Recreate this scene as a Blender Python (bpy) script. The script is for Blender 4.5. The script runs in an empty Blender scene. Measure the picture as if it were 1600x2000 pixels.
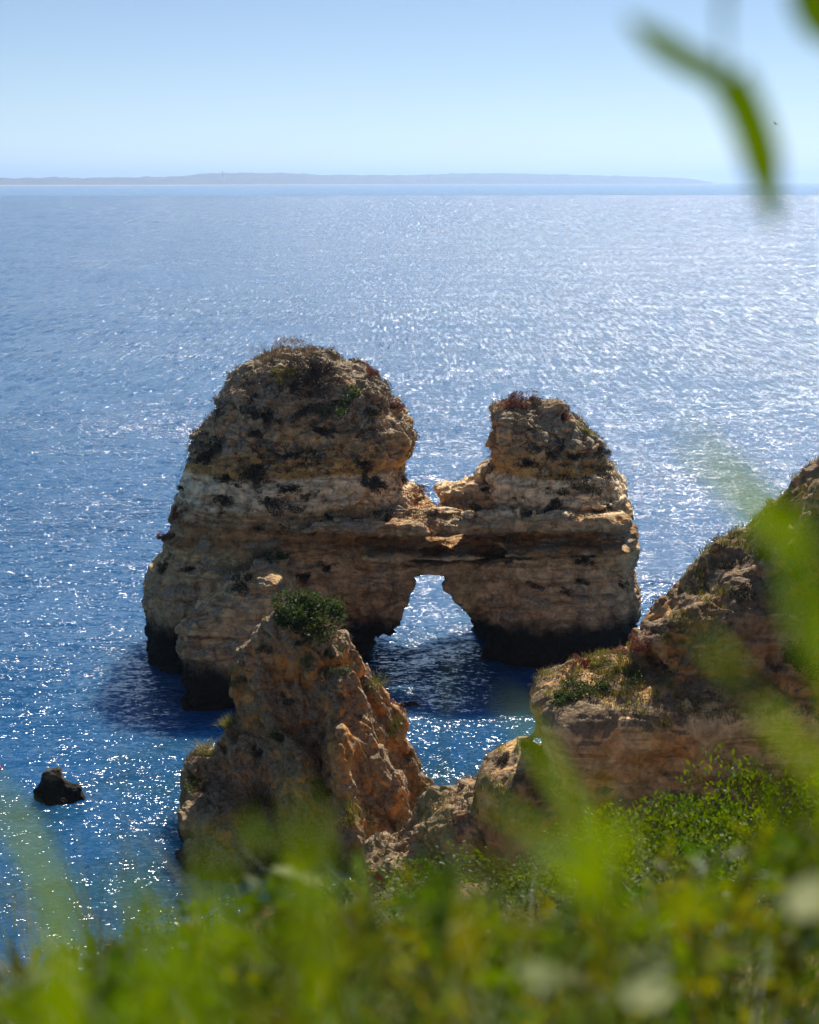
import bpy, math, random
import numpy as np
from mathutils import Vector, Matrix
from mathutils.bvhtree import BVHTree

R = math.radians
scene = bpy.context.scene
rng = np.random.default_rng(7)
random.seed(7)

# ------------------------------------------------------------------ camera
CAM_H = 35.0
FPX = 3333.0                                    # 50 mm lens, in pixels of the 1600 x 2000 photograph
PITCH = math.atan(645.0 / FPX)
cam_data = bpy.data.cameras.new('camera')
cam = bpy.data.objects.new('camera', cam_data)
scene.collection.objects.link(cam)
cam.location = (0, 0, CAM_H)
cam.rotation_euler = (math.pi / 2 - PITCH, 0, 0)
cam_data.sensor_fit = 'VERTICAL'
cam_data.sensor_height = 30.0
cam_data.sensor_width = 24.0
cam_data.lens = 50.0
cam_data.clip_start = 0.05
cam_data.clip_end = 200000.0
cam_data.dof.use_dof = True
cam_data.dof.focus_distance = 108.0
cam_data.dof.aperture_fstop = 2.8
scene.camera = cam

# ------------------------------------------------------------------ light
SUN_AZ, SUN_EL = R(20.0), R(46.0)
world = bpy.data.worlds.new('World')
scene.world = world
world.use_nodes = True
wn = world.node_tree
bg = wn.nodes['Background']
sky = wn.nodes.new('ShaderNodeTexSky')
sky.sky_type = 'NISHITA'
sky.sun_disc = False
sky.sun_elevation = SUN_EL
sky.sun_rotation = SUN_AZ
sky.altitude = 4200.0
sky.air_density = 1.0
sky.dust_density = 1.0
sky.ozone_density = 0.9
wn.links.new(sky.outputs[0], bg.inputs['Color'])
bg.inputs['Strength'].default_value = 0.061
SUN_DIR = Vector((math.sin(SUN_AZ) * math.cos(SUN_EL), math.cos(SUN_AZ) * math.cos(SUN_EL), math.sin(SUN_EL)))
sun_data = bpy.data.lights.new('sun', 'SUN')
sun_data.energy = 4.9
sun_data.angle = R(0.53)
sun_data.color = (1.0, 0.95, 0.87)
sun = bpy.data.objects.new('sun', sun_data)
scene.collection.objects.link(sun)
sun.rotation_euler = (-SUN_DIR).to_track_quat('-Z', 'Y').to_euler()
vs = scene.view_settings
vs.view_transform = 'Standard'
vs.look = 'None'
vs.exposure = 0.62
vs.gamma = 1.0
vs.use_curve_mapping = False
cy = scene.cycles
cy.use_denoising = True
cy.max_bounces = 6
cy.diffuse_bounces = 3
cy.glossy_bounces = 3
cy.transmission_bounces = 3
cy.volume_bounces = 1
cy.caustics_reflective = False
cy.caustics_refractive = False
cy.sample_clamp_indirect = 4.0

# ------------------------------------------------------------------ geometry of the place
CP, SP = math.cos(PITCH), math.sin(PITCH)

def ray(px, py):
    u, v = (px - 800.0) / FPX, (1000.0 - py) / FPX
    return Vector((u, CP + v * SP, -SP + v * CP))

def at(px, py, Y):
    d = ray(px, py)
    t = Y / d.y
    return Vector((d.x * t, Y, CAM_H + d.z * t))

def at_z(px, py, z=0.0):
    d = ray(px, py)
    t = (z - CAM_H) / d.z
    return Vector((d.x * t, d.y * t, z))

# ------------------------------------------------------------------ numpy noise
TAB = (np.random.default_rng(3).random(64 ** 3).astype(np.float32) * 2 - 1)

def vnoise(x, y, z):
    fx, fy, fz = np.floor(x), np.floor(y), np.floor(z)
    ix, iy, iz = fx.astype(np.int32), fy.astype(np.int32), fz.astype(np.int32)
    x, y, z = x - fx, y - fy, z - fz
    x, y, z = x * x * (3 - 2 * x), y * y * (3 - 2 * y), z * z * (3 - 2 * z)
    x0, x1 = (ix & 63) << 12, ((ix + 1) & 63) << 12
    y0, y1 = (iy & 63) << 6, ((iy + 1) & 63) << 6
    z0, z1 = iz & 63, (iz + 1) & 63
    def g(a, b, c): return TAB[a | b | c]
    a = g(x0, y0, z0) * (1 - z) + g(x0, y0, z1) * z
    b = g(x0, y1, z0) * (1 - z) + g(x0, y1, z1) * z
    c = g(x1, y0, z0) * (1 - z) + g(x1, y0, z1) * z
    d = g(x1, y1, z0) * (1 - z) + g(x1, y1, z1) * z
    a = a * (1 - y) + b * y
    c = c * (1 - y) + d * y
    return a * (1 - x) + c * x

def fbm(x, y, z, scale, octaves=4, gain=0.5, zs=1.0, off=0.0, ridged=False):
    out = 0.0; amp = 1.0; f = 1.0 / scale; tot = 0.0
    for o in range(octaves):
        c, s = math.cos(0.7 * o + off), math.sin(0.7 * o + off)
        n = vnoise((x * c - y * s) * f + 17.3 * o + off * 7.1, (x * s + y * c) * f + 5.7 * o, z * f * zs + 9.1 * o + off * 3.3)
        if ridged:
            n = 1 - 2 * np.abs(n)
        out = out + n * amp; tot += amp
        amp *= gain; f *= 2.03
    return out / tot

def worley(x, y, z, seed=0):
    """F1 and F2 of a jittered grid"""
    ix, iy, iz = np.floor(x).astype(np.int32), np.floor(y).astype(np.int32), np.floor(z).astype(np.int32)
    f1 = np.full(x.shape, 9.0, np.float32); f2 = f1.copy()
    hid = np.zeros(x.shape, np.int32); dv = [np.zeros(x.shape, np.float32) for _ in range(3)]
    for a in (-1, 0, 1):
        for b in (-1, 0, 1):
            for c in (-1, 0, 1):
                jx, jy, jz = ix + a, iy + b, iz + c
                h = ((jx & 63) << 12) | ((jy & 63) << 6) | (jz & 63)
                dx = jx + 0.5 + 0.45 * TAB[(h + 11 + seed) & 262143] - x
                dy = jy + 0.5 + 0.45 * TAB[(h + 5077 + seed) & 262143] - y
                dz = jz + 0.5 + 0.45 * TAB[(h + 90001 + seed) & 262143] - z
                d = np.sqrt(dx * dx + dy * dy + dz * dz).astype(np.float32)
                f2 = np.minimum(f2, np.maximum(f1, d))
                m = d < f1
                hid = np.where(m, h, hid)
                for o, e in zip(dv, (dx, dy, dz)):
                    o[m] = e[m]
                f1 = np.minimum(f1, d)
    return f1, f2, hid, dv

def sstep(a, b, x):
    t = np.clip((x - a) / (b - a), 0, 1)
    return t * t * (3 - 2 * t)

def smin(a, b, k):
    h = np.clip(0.5 + 0.5 * (b - a) / k, 0, 1)
    return b * (1 - h) + a * h - k * h * (1 - h)

# ------------------------------------------------------------------ solids from distance fields
def poly_sdf(poly, X, Z):
    P = np.array(poly, np.float32)
    x, z = np.meshgrid(X, Z, indexing='ij')
    d = np.full(x.shape, 1e9, np.float32)
    inside = np.zeros(x.shape, bool)
    for i in range(len(P)):
        ax, az = P[i - 1]; bx, bz = P[i]
        ex, ez = bx - ax, bz - az
        wx, wz = x - ax, z - az
        t = np.clip((wx * ex + wz * ez) / (ex * ex + ez * ez + 1e-9), 0, 1)
        d = np.minimum(d, (wx - ex * t) ** 2 + (wz - ez * t) ** 2)
        c = (az > z) != (bz > z)
        inside ^= c & (x < (bx - ax) * (z - az) / (bz - az + 1e-12) + ax)
    d = np.sqrt(d)
    return np.where(inside, -d, d)[:, None, :]

def trace(pts, Y):
    out = []
    for px, py in pts:
        v = at(px, py, Y)
        out.append((v.x, v.z))
    return out

def slab(poly, X, Y, Z, Yc, T, Rr, lean=0.0):
    s = poly_sdf(poly, X, Z)
    y = np.abs(Y[None, :, None] - (Yc + lean * Z[None, None, :]))
    qx, qy = s + Rr, y - T + Rr
    return np.sqrt(np.maximum(qx, 0) ** 2 + np.maximum(qy, 0) ** 2) + np.minimum(np.maximum(qx, qy), 0) - Rr

def roof(poly, X, Y, Z, Yc, T0, k, Tmax, lean=0.0):
    s = poly_sdf(poly, X, Z)
    y = np.abs(Y[None, :, None] - (Yc + lean * Z[None, None, :]))
    D = np.clip(-s, 0, Tmax)
    f = (y - T0 - D * k) / math.sqrt(1 + k * k)
    return np.where(s > 0, np.sqrt(s * s + np.maximum(y - T0, 0) ** 2), np.maximum(f, s))

def surface_nets(F, org, h):
    nx, ny, nz = F.shape
    ins = F < 0
    cnt = np.zeros((nx - 1, ny - 1, nz - 1), np.int8)
    corners = [(a, b, c) for a in (0, 1) for b in (0, 1) for c in (0, 1)]
    for a, b, c in corners:
        cnt += ins[a:nx - 1 + a, b:ny - 1 + b, c:nz - 1 + c]
    act = (cnt > 0) & (cnt < 8)
    ci, cj, ck = np.nonzero(act)
    n = len(ci)
    idx = np.full(act.shape, -1, np.int32)
    idx[ci, cj, ck] = np.arange(n)
    acc = np.zeros((n, 3), np.float32); num = np.zeros(n, np.float32)
    for p in corners:
        for ax in range(3):
            if p[ax] == 0:
                q = list(p); q[ax] = 1
                fa = F[ci + p[0], cj + p[1], ck + p[2]]
                fb = F[ci + q[0], cj + q[1], ck + q[2]]
                m = (fa < 0) != (fb < 0)
                t = np.where(m, fa / (fa - fb + 1e-12), 0)
                for k in range(3):
                    acc[:, k] += np.where(m, p[k] + (t if k == ax else 0), 0)
                num += m
    V = acc / num[:, None] + np.stack([ci, cj, ck], 1)
    V = V * h + np.array(org, np.float32)
    quads = []
    for ax in range(3):
        sl0 = [slice(None)] * 3; sl1 = [slice(None)] * 3
        sl0[ax] = slice(0, -1); sl1[ax] = slice(1, None)
        a, b = ins[tuple(sl0)], ins[tuple(sl1)]
        e = np.stack(np.nonzero(a != b), 1)
        u, v = (ax + 1) % 3, (ax + 2) % 3
        e = e[(e[:, u] > 0) & (e[:, v] > 0) & (e[:, u] < act.shape[u]) & (e[:, v] < act.shape[v])]
        flip = b[tuple(e.T)]
        q = []
        for du, dv in ((1, 1), (0, 1), (0, 0), (1, 0)):
            g = e.copy(); g[:, u] -= du; g[:, v] -= dv
            q.append(idx[g[:, 0], g[:, 1], g[:, 2]])
        q = np.stack(q, 1)
        q[flip] = q[flip][:, ::-1]
        quads.append(q)
    return V, np.concatenate(quads)

def subdivide(V, Q):
    n = len(V)
    e = np.concatenate([np.stack([Q[:, i], Q[:, (i + 1) % 4]], 1) for i in range(4)])
    e.sort(axis=1)
    key = e[:, 0].astype(np.int64) * n + e[:, 1]
    uq, inv = np.unique(key, return_inverse=True)
    mid = (V[uq // n] + V[uq % n]) * 0.5
    cen = V[Q].mean(1)
    m = len(Q)
    E = [n + inv[i * m:(i + 1) * m] for i in range(4)]
    C = n + len(uq) + np.arange(m)
    NQ = np.concatenate([np.stack([Q[:, i], E[i], C, E[i - 1]], 1) for i in range(4)])
    return np.concatenate([V, mid, cen]).astype(np.float32), NQ.astype(np.int32)

def vnormals(V, Q):
    fn = np.cross(V[Q[:, 2]] - V[Q[:, 0]], V[Q[:, 3]] - V[Q[:, 1]])
    N = np.zeros_like(V)
    for k in range(3):
        for i in range(4):
            N[:, k] += np.bincount(Q[:, i], fn[:, k], len(V))
    return N / (np.linalg.norm(N, axis=1, keepdims=True) + 1e-9)

def relax(V, Q, it=1, w=0.5):
    for _ in range(it):
        acc = np.zeros_like(V); c = np.zeros(len(V), np.float32)
        for i in range(4):
            a, b = Q[:, i], Q[:, (i + 1) % 4]
            for k in range(3):
                acc[:, k] += np.bincount(a, V[b, k], len(V)) + np.bincount(b, V[a, k], len(V))
            c += np.bincount(a, minlength=len(V)) + np.bincount(b, minlength=len(V))
        V = V * (1 - w) + w * acc / np.maximum(c, 1)[:, None]
    return V.astype(np.float32)

def np_mesh(name, V, F, smooth=True):
    """V (n,3), F (m,k) all faces of the same size"""
    me = bpy.data.meshes.new(name)
    k = F.shape[1]
    me.vertices.add(len(V)); me.vertices.foreach_set('co', np.ascontiguousarray(V, np.float32).ravel())
    me.loops.add(F.size); me.loops.foreach_set('vertex_index', np.ascontiguousarray(F, np.int32).ravel())
    me.polygons.add(len(F))
    me.polygons.foreach_set('loop_start', np.arange(0, F.size, k, dtype=np.int32))
    me.polygons.foreach_set('loop_total', np.full(len(F), k, np.int32))
    me.polygons.foreach_set('use_smooth', np.full(len(F), smooth, bool))
    me.update(calc_edges=True)
    me.validate()
    return me

def build_rock(field, shape_noise, fine, bounds, h, levels=1):
    (x0, x1), (y0, y1), (z0, z1) = bounds
    X = np.arange(x0, x1, h, dtype=np.float32); Y = np.arange(y0, y1, h, dtype=np.float32); Z = np.arange(z0, z1, h, dtype=np.float32)
    F = field(X, Y, Z).astype(np.float32)
    band = np.abs(F) < 2.2
    i, j, k = np.nonzero(band)
    F[i, j, k] += shape_noise(X[i], Y[j], Z[k]).astype(np.float32)
    V, Q = surface_nets(F, (x0, y0, z0), h)
    V = relax(V, Q, 1, 0.4)
    for _ in range(levels):
        V, Q = subdivide(V, Q)
        V = relax(V, Q, 1, 0.35)
    N = vnormals(V, Q)
    V = V + N * fine(V[:, 0], V[:, 1], V[:, 2], N)[:, None]
    keep = V[Q][:, :, 2].max(1) > -1.5
    Q = Q[keep]
    used, inv = np.unique(Q, return_inverse=True)
    return V[used], inv.reshape(-1, 4).astype(np.int32)

# ------------------------------------------------------------------ scene helpers
def link(o, parent=None):
    scene.collection.objects.link(o)
    if parent is not None:
        o.parent = parent
    return o

def tag(o, label=None, cat=None, group=None, kind=None):
    for k, v in (('label', label), ('category', cat), ('group', group), ('kind', kind)):
        if v: o[k] = v
    return o

def obj(name, me, mat=None, parent=None):
    o = bpy.data.objects.new(name, me)
    if mat is not None and not me.materials:
        me.materials.append(mat)
    return link(o, parent)

class NT:
    """small node-tree writer"""
    def __init__(self, name):
        self.m = bpy.data.materials.new(name)
        self.m.use_nodes = True
        self.t = self.m.node_tree
        self.t.nodes.clear()
        self.out = self.t.nodes.new('ShaderNodeOutputMaterial')
    def n(self, typ, _props=None, **ins):
        nd = self.t.nodes.new('ShaderNode' + typ)
        for k, v in (_props or {}).items(): setattr(nd, k, v)
        for k, v in ins.items():
            k = int(k[1:]) if k[0] == '_' and k[1:].isdigit() else k.replace('_', ' ')
            self.set(nd.inputs[k], v)
        return nd
    def set(self, sock, v):
        if hasattr(v, 'outputs'): v = v.outputs[0]
        if isinstance(v, bpy.types.NodeSocket): self.t.links.new(v, sock)
        elif isinstance(v, tuple) and len(v) == 3 and sock.type == 'RGBA': sock.default_value = (*v, 1)
        else: sock.default_value = v
    def math(self, op, a, b=0.0, clamp=False):
        return self.n('Math', {'operation': op, 'use_clamp': clamp}, _0=a, _1=b).outputs[0]
    def noise(self, vec, scale, detail=4.0, rough=0.55, dist=0.0):
        return self.n('TexNoise', None, Vector=vec, Scale=scale, Detail=detail, Roughness=rough, Distortion=dist).outputs[0]
    def ss(self, v, a, b, lo=0.0, hi=1.0):
        return self.n('MapRange', {'interpolation_type': 'SMOOTHSTEP'}, Value=v, From_Min=a, From_Max=b, To_Min=lo, To_Max=hi).outputs[0]
    def mix(self, f, a, b, mode='MIX'):
        nd = self.t.nodes.new('ShaderNodeMix'); nd.data_type = 'RGBA'; nd.blend_type = mode
        self.set(nd.inputs[0], f); self.set(nd.inputs[6], a); self.set(nd.inputs[7], b)
        return nd.outputs[2]
    def ramp(self, f, stops):
        nd = self.t.nodes.new('ShaderNodeValToRGB')
        cr = nd.color_ramp
        while len(cr.elements) < len(stops): cr.elements.new(0.5)
        for e, (p, c) in zip(cr.elements, stops):
            e.position = p; e.color = (*c, 1)
        self.set(nd.inputs[0], f)
        return nd.outputs[0]
    def mapping(self, vec, scale=(1, 1, 1), rot=(0, 0, 0)):
        return self.n('Mapping', None, Vector=vec, Scale=scale, Rotation=rot).outputs[0]
    def surface(self, s):
        self.t.links.new(s.outputs[0] if hasattr(s, 'outputs') else s, self.out.inputs['Surface'])
        return self.m

# ------------------------------------------------------------------ materials
def rock_material(name, strata, z_lo, z_hi, grey_amount, grey_col, orange=None, tide=(2.4, 3.6), tide_dark=(0.013, 0.012, 0.010), bump=1.0, crust_z=14.0, orange_mix=0.9, clean=None):
    w = NT(name)
    pos = w.n('NewGeometry').outputs['Position']
    sep = w.n('SeparateXYZ', None, Vector=pos)
    nrm = w.n('SeparateXYZ', None, Vector=w.n('NewGeometry').outputs['Normal'])
    z = sep.outputs[2]
    n_big = w.noise(pos, 0.16, 5, 0.6)
    n_mid = w.noise(pos, 0.7, 8, 0.62)
    n_fine = w.noise(pos, 3.5, 8, 0.7)
    zz = w.math('ADD', z, w.math('MULTIPLY', w.math('SUBTRACT', n_big, 0.5), 1.3))
    zz = w.math('ADD', zz, w.math('MULTIPLY', w.math('SUBTRACT', n_mid, 0.5), 0.6))
    f = w.n('MapRange', None, Value=zz, From_Min=z_lo, From_Max=z_hi).outputs[0]
    col = w.ramp(f, strata)
    # thin bedding
    bed = w.noise(w.mapping(pos, (0.25, 0.25, 2.6)), 1.0, 6, 0.6)
    col = w.mix(w.ss(bed, 0.53, 0.62, 0, 0.5), col, (0.52, 0.41, 0.28))
    col = w.mix(w.ss(bed, 0.46, 0.37, 0, 0.6), col, (0.23, 0.125, 0.055))
    if orange:
        no = w.noise(pos, 0.33, 6, 0.62, 0.6)
        col = w.mix(w.ss(no, 0.47, 0.57, 0, orange_mix), col, orange)
    # mottling
    col = w.mix(w.ss(n_fine, 0.35, 0.68, 0.0, 0.55), col, w.mix(0.5, col, (0.14, 0.09, 0.055)))
    con = w.ss(w.noise(pos, 1.1, 7, 0.7, 0.5), 0.3, 0.7, 0.45, 1.40)
    col = w.mix(1.0, col, w.n('CombineColor', None, _0=con, _1=con, _2=con).outputs[0], 'MULTIPLY')
    # grey lichen crust where rain reaches
    up = w.ss(nrm.outputs[2], -0.25, 0.6, 0.0, 1.0)
    g1 = w.noise(pos, 0.42, 9, 0.68, 0.4)
    gm = w.math('ADD', w.math('ADD', g1, w.math('MULTIPLY', up, 0.17)), w.ss(z, crust_z, crust_z + 3.0, 0.0, 0.09))
    gm = w.ss(gm, 0.72 - grey_amount * 0.12, 0.80 - grey_amount * 0.12, 0, 0.9)
    if clean:      # freshly broken pale bed
        bm = w.math('MULTIPLY', w.ss(zz, clean[0] - 0.2, clean[0] + 0.2), w.ss(zz, clean[1] + 0.2, clean[1] - 0.2))
        gm = w.math('MULTIPLY', gm, w.ss(bm, 0, 1, 1.0, 0.35))
    gcol = w.mix(w.ss(w.noise(pos, 5.0, 6, 0.7), 0.4, 0.66), grey_col, tuple(c * 0.34 for c in grey_col))
    col = w.mix(gm, col, gcol)
    # run-off stains
    st = w.noise(w.mapping(pos, (1.3, 1.3, 0.17)), 1.0, 5, 0.6)
    col = w.mix(w.ss(st, 0.60, 0.74, 0, 0.6), col, (0.055, 0.042, 0.032))
    # tide band: algae and wet rock
    tn = w.math('ADD', z, w.math('MULTIPLY', w.math('SUBTRACT', w.math('ADD', w.math('MULTIPLY', n_mid, 0.6), w.math('MULTIPLY', w.noise(w.mapping(pos, (1.2, 1.2, 0.3)), 1.0, 6, 0.65), 0.4)), 0.5), 3.4))
    tf = w.ss(tn, tide[1], tide[0], 0, 1)
    tcol = w.mix(w.ss(tn, tide[0] - 0.4, tide[1] - 0.3, 0, 1), tide_dark, w.mix(w.ss(n_fine, 0.5, 0.62), (0.035, 0.032, 0.028), (0.12, 0.105, 0.085)))
    col = w.mix(tf, col, tcol)
    h1 = w.math('MULTIPLY', w.noise(pos, 1.6, 10, 0.66), 0.5)
    vor = w.n('TexVoronoi', {'feature': 'F1'}, Vector=w.mapping(pos, (1, 1, 1.5)), Scale=2.3, Detail=2.0, Randomness=1.0).outputs[0]
    h = w.math('ADD', h1, w.math('MULTIPLY', vor, 0.16))
    h = w.math('ADD', h, w.math('MULTIPLY', w.noise(pos, 9.0, 5, 0.7), 0.10))
    col = w.mix(1.0, col, (1.46, 1.30, 1.04), 'MULTIPLY')
    b = w.n('Bump', None, Strength=1.0 * bump, Distance=0.42, Height=h)
    bs = w.n('BsdfPrincipled', None, Base_Color=col, Roughness=w.math('MULTIPLY_ADD', tf, -0.3), Normal=b)
    w.set(bs.inputs['Roughness'], w.ss(tf, 0, 1, 0.95, 0.85))
    bs.inputs['Specular IOR Level'].default_value = 0.15
    return w.surface(bs)

def leaf_material(name, col, col2, trans=0.45, rough=0.55, spec=0.3, scale=3.0, obj_var=True):
    w = NT(name)
    pos = w.n('NewGeometry').outputs['Position']
    nz = w.noise(pos, scale, 3, 0.6)
    rnd = w.n('ObjectInfo').outputs['Random']
    f = w.math('ADD', w.ss(nz, 0.35, 0.65), w.math('MULTIPLY', w.math('SUBTRACT', rnd, 0.5), 0.5), True)
    c = w.mix(f, col, col2)
    p = w.n('BsdfPrincipled', None, Base_Color=c, Roughness=rough)
    p.inputs['Specular IOR Level'].default_value = spec
    hsv = w.n('HueSaturation', None, Hue=0.49, Saturation=1.1, Value=1.25, Color=c)
    t = w.n('BsdfTranslucent', None, Color=hsv)
    m = w.n('MixShader', None, _0=trans)
    w.set(m.inputs[1], p); w.set(m.inputs[2], t)
    return w.surface(m)

M = {}
M['arch'] = rock_material('layered_limestone', [
    (0.00, (0.26, 0.165, 0.095)), (0.16, (0.46, 0.30, 0.18)), (0.30, (0.52, 0.36, 0.22)), (0.36, (0.58, 0.41, 0.23)),
    (0.395, (0.27, 0.15, 0.065)), (0.43, (0.40, 0.24, 0.115)), (0.455, (0.29, 0.16, 0.07)), (0.475, (0.46, 0.33, 0.20)), (0.505, (0.48, 0.35, 0.21)), (0.525, (0.72, 0.60, 0.45)),
    (0.605, (0.82, 0.71, 0.56)), (0.62, (0.54, 0.32, 0.09)), (0.66, (0.52, 0.33, 0.14)), (0.74, (0.52, 0.34, 0.19)), (0.86, (0.40, 0.29, 0.20)), (1.0, (0.33, 0.26, 0.20))],
    0.0, 22.5, 0.55, (0.31, 0.275, 0.23), tide=(2.4, 4.2), clean=(11.7, 13.9))
M['pyramid'] = rock_material('weathered_orange_limestone', [
    (0.0, (0.30, 0.17, 0.08)), (0.3, (0.42, 0.24, 0.11)), (0.55, (0.36, 0.20, 0.10)), (0.8, (0.40, 0.28, 0.17)), (1.0, (0.34, 0.26, 0.18))],
    0.0, 13.0, 1.45, (0.27, 0.225, 0.175), orange=(0.52, 0.26, 0.085), tide=(0.3, 1.2), bump=1.1)
M['cliff'] = rock_material('ochre_cliff_limestone', [
    (0.0, (0.33, 0.19, 0.09)), (0.30, (0.40, 0.24, 0.11)), (0.36, (0.66, 0.48, 0.28)), (0.50, (0.70, 0.52, 0.31)), (0.55, (0.30, 0.18, 0.09)), (0.7, (0.36, 0.25, 0.16)), (1.0, (0.42, 0.25, 0.12))],  # cream bed of the lower face, paled further to stand for bounced light
    0.0, 22.0, 0.8, (0.20, 0.16, 0.125), orange=(0.58, 0.31, 0.10), tide=(0.3, 1.2), orange_mix=0.6)
M['stack'] = rock_material('dark_wet_rock', [(0.0, (0.05, 0.042, 0.034)), (1.0, (0.085, 0.068, 0.05))], 0.0, 4.0, 0.2, (0.10, 0.085, 0.065), tide=(1.0, 2.4))

def sea_material():
    w = NT('sea_water')
    pos = w.n('NewGeometry').outputs['Position']
    sep = w.n('SeparateXYZ', None, Vector=pos)
    y = sep.outputs[1]
    # gusts and slicks change how ruffled the water is
    gust = w.noise(w.mapping(pos, (0.0035, 0.011, 1), (0, 0, R(8))), 1.0, 4, 0.6)
    calm_far = w.ss(w.math('ADD', y, w.math('MULTIPLY', sep.outputs[0], -0.15)), 4300.0, 4700.0, 1.0, 0.12)
    amp = w.math('MULTIPLY', w.ss(gust, 0.3, 0.7, 0.80, 1.15), calm_far)
    amp = w.math('MULTIPLY', amp, w.ss(y, 75.0, 150.0, 0.74, 1.0))
    # slopes of the wind sea, one layer per wavelength; crests lie across the wind
    def slopes(vec, sc, k, detail=1.0):
        n = w.n('TexNoise', None, Vector=vec, Scale=sc, Detail=detail, Roughness=0.5, Distortion=0.0).outputs['Color']
        v = w.n('VectorMath', {'operation': 'SUBTRACT'}, _0=n, _1=(0.5, 0.5, 0.5)).outputs[0]
        return w.n('VectorMath', {'operation': 'MULTIPLY'}, _0=v, _1=(k, k, 0.0)).outputs[0]
    mp = w.mapping(pos, (0.55, 1.0, 1.0), (0, 0, R(-14)))
    tot = None
    for sc, k, dt in ((0.06, 0.28, 0.0), (0.25, 0.55, 1.0), (1.0, 1.1, 1.0), (3.6, 1.95, 1.0), (11.0, 1.95, 1.0)):
        v = slopes(mp, sc, k, dt)
        tot = v if tot is None else w.n('VectorMath', {'operation': 'ADD'}, _0=tot, _1=v).outputs[0]
    # offshore the groups of waves are longer
    for (sx_, sy_), k, y0, y1 in (((1.3, 0.11), 1.45, 150.0, 380.0), ((0.5, 0.02), 1.7, 800.0, 1600.0)):
        v = slopes(w.mapping(pos, (sx_, sy_, 1.0), (0, 0, R(-3))), 1.0, k, 1.0)
        v = w.n('VectorMath', {'operation': 'SCALE'}, _0=v, Scale=w.ss(y, y0, y1)).outputs[0]
        tot = w.n('VectorMath', {'operation': 'ADD'}, _0=tot, _1=v).outputs[0]
    tot = w.n('VectorMath', {'operation': 'SCALE'}, _0=tot, Scale=amp).outputs[0]
    # waves run in to the shore: short steep fronts, long gentle backs
    sp = w.n('SeparateXYZ', None, Vector=tot)
    sy_ = w.math('ADD', w.math('MINIMUM', sp.outputs[1], 0.0), w.math('MULTIPLY', w.math('MAXIMUM', sp.outputs[1], 0.0), 0.3))
    nrm = w.n('CombineXYZ', None, _0=sp.outputs[0], _1=sy_, _2=1.0).outputs[0]
    nrm = w.n('VectorMath', {'operation': 'NORMALIZE'}, _0=nrm).outputs[0]
    # colour of the water body; sand and weed show through near the shore
    sh = w.n('VectorMath', {'operation': 'DISTANCE'}, _0=pos, _1=(-2.0, 84.0, 0.0)).outputs['Value']
    sn = w.noise(pos, 0.09, 4, 0.6)
    near = w.ss(w.math('ADD', sh, w.math('MULTIPLY', w.math('SUBTRACT', sn, 0.5), 60.0)), 26.0, 8.0, 0, 0.55)
    deep = (0.011, 0.080, 0.200)
    c = w.mix(near, deep, w.mix(w.ss(w.noise(pos, 0.3, 4, 0.6), 0.42, 0.6), (0.012, 0.030, 0.016), (0.012, 0.06, 0.06)))
    # light spreads through the water body before it comes back up
    bs = w.n('BsdfPrincipled', {'subsurface_method': 'BURLEY'}, Base_Color=c, Roughness=0.15, IOR=1.333, Normal=nrm)
    bs.inputs['Subsurface Weight'].default_value = 1.0
    bs.inputs['Subsurface Radius'].default_value = (1.0, 2.5, 4.0)
    bs.inputs['Subsurface Scale'].default_value = 2.2
    return w.surface(bs)
M['sea'] = sea_material()

def simple(name, c1, c2, scale=1.0, rough=0.9, bump=0.0, dist=0.05):
    w = NT(name)
    pos = w.n('NewGeometry').outputs['Position']
    n = w.noise(pos, scale, 8, 0.65)
    bs = w.n('BsdfPrincipled', None, Base_Color=w.mix(w.ss(n, 0.35, 0.65), c1, c2), Roughness=rough)
    bs.inputs['Specular IOR Level'].default_value = 0.25
    if bump:
        w.set(bs.inputs['Normal'], w.n('Bump', None, Strength=bump, Distance=dist, Height=n))
    return w.surface(bs)
def coast_material():
    w = NT('far_coast_scrub')
    pos = w.n('NewGeometry').outputs['Position']
    c = w.mix(w.ss(w.noise(pos, 0.004, 8, 0.7), 0.35, 0.65), (0.03, 0.04, 0.025), (0.11, 0.085, 0.055))
    c = w.mix(w.ss(w.noise(pos, 0.018, 3, 0.6), 0.66, 0.70), c, (0.55, 0.50, 0.44))
    z = w.n('SeparateXYZ', None, Vector=pos).outputs[2]
    c = w.mix(w.ss(z, 12.0, 6.0), c, (0.42, 0.33, 0.22))
    return w.surface(w.n('BsdfPrincipled', None, Base_Color=c, Roughness=0.95))
M['coast'] = coast_material()
M['soil'] = simple('hillside_soil', (0.10, 0.055, 0.028), (0.22, 0.13, 0.07), 0.9, 0.95, 0.8, 0.1)
M['gull'] = simple('gull_feathers', (0.10, 0.10, 0.10), (0.22, 0.22, 0.22), 3.0)
M['buoy'] = simple('pink_buoy_paint', (0.65, 0.06, 0.22), (0.55, 0.05, 0.18), 2.0, 0.5)
M['tower'] = simple('pale_render', (0.5, 0.48, 0.44), (0.6, 0.58, 0.54), 0.1)
M['stem'] = simple('brown_twig', (0.09, 0.055, 0.03), (0.16, 0.10, 0.06), 20.0)
M['dark_leaf'] = leaf_material('dark_scrub_leaf', (0.032, 0.030, 0.016), (0.085, 0.070, 0.038), 0.2, 0.7, 0.2)
M['green_leaf'] = leaf_material('green_scrub_leaf', (0.028, 0.055, 0.012), (0.075, 0.105, 0.02), 0.35, 0.6, 0.3)
M['yellow_leaf'] = leaf_material('yellow_green_leaf', (0.11, 0.12, 0.02), (0.21, 0.19, 0.035), 0.4, 0.6, 0.25)
M['dry_leaf'] = leaf_material('dry_tan_twigs', (0.15, 0.105, 0.06), (0.28, 0.205, 0.12), 0.3, 0.8, 0.1)
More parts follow.
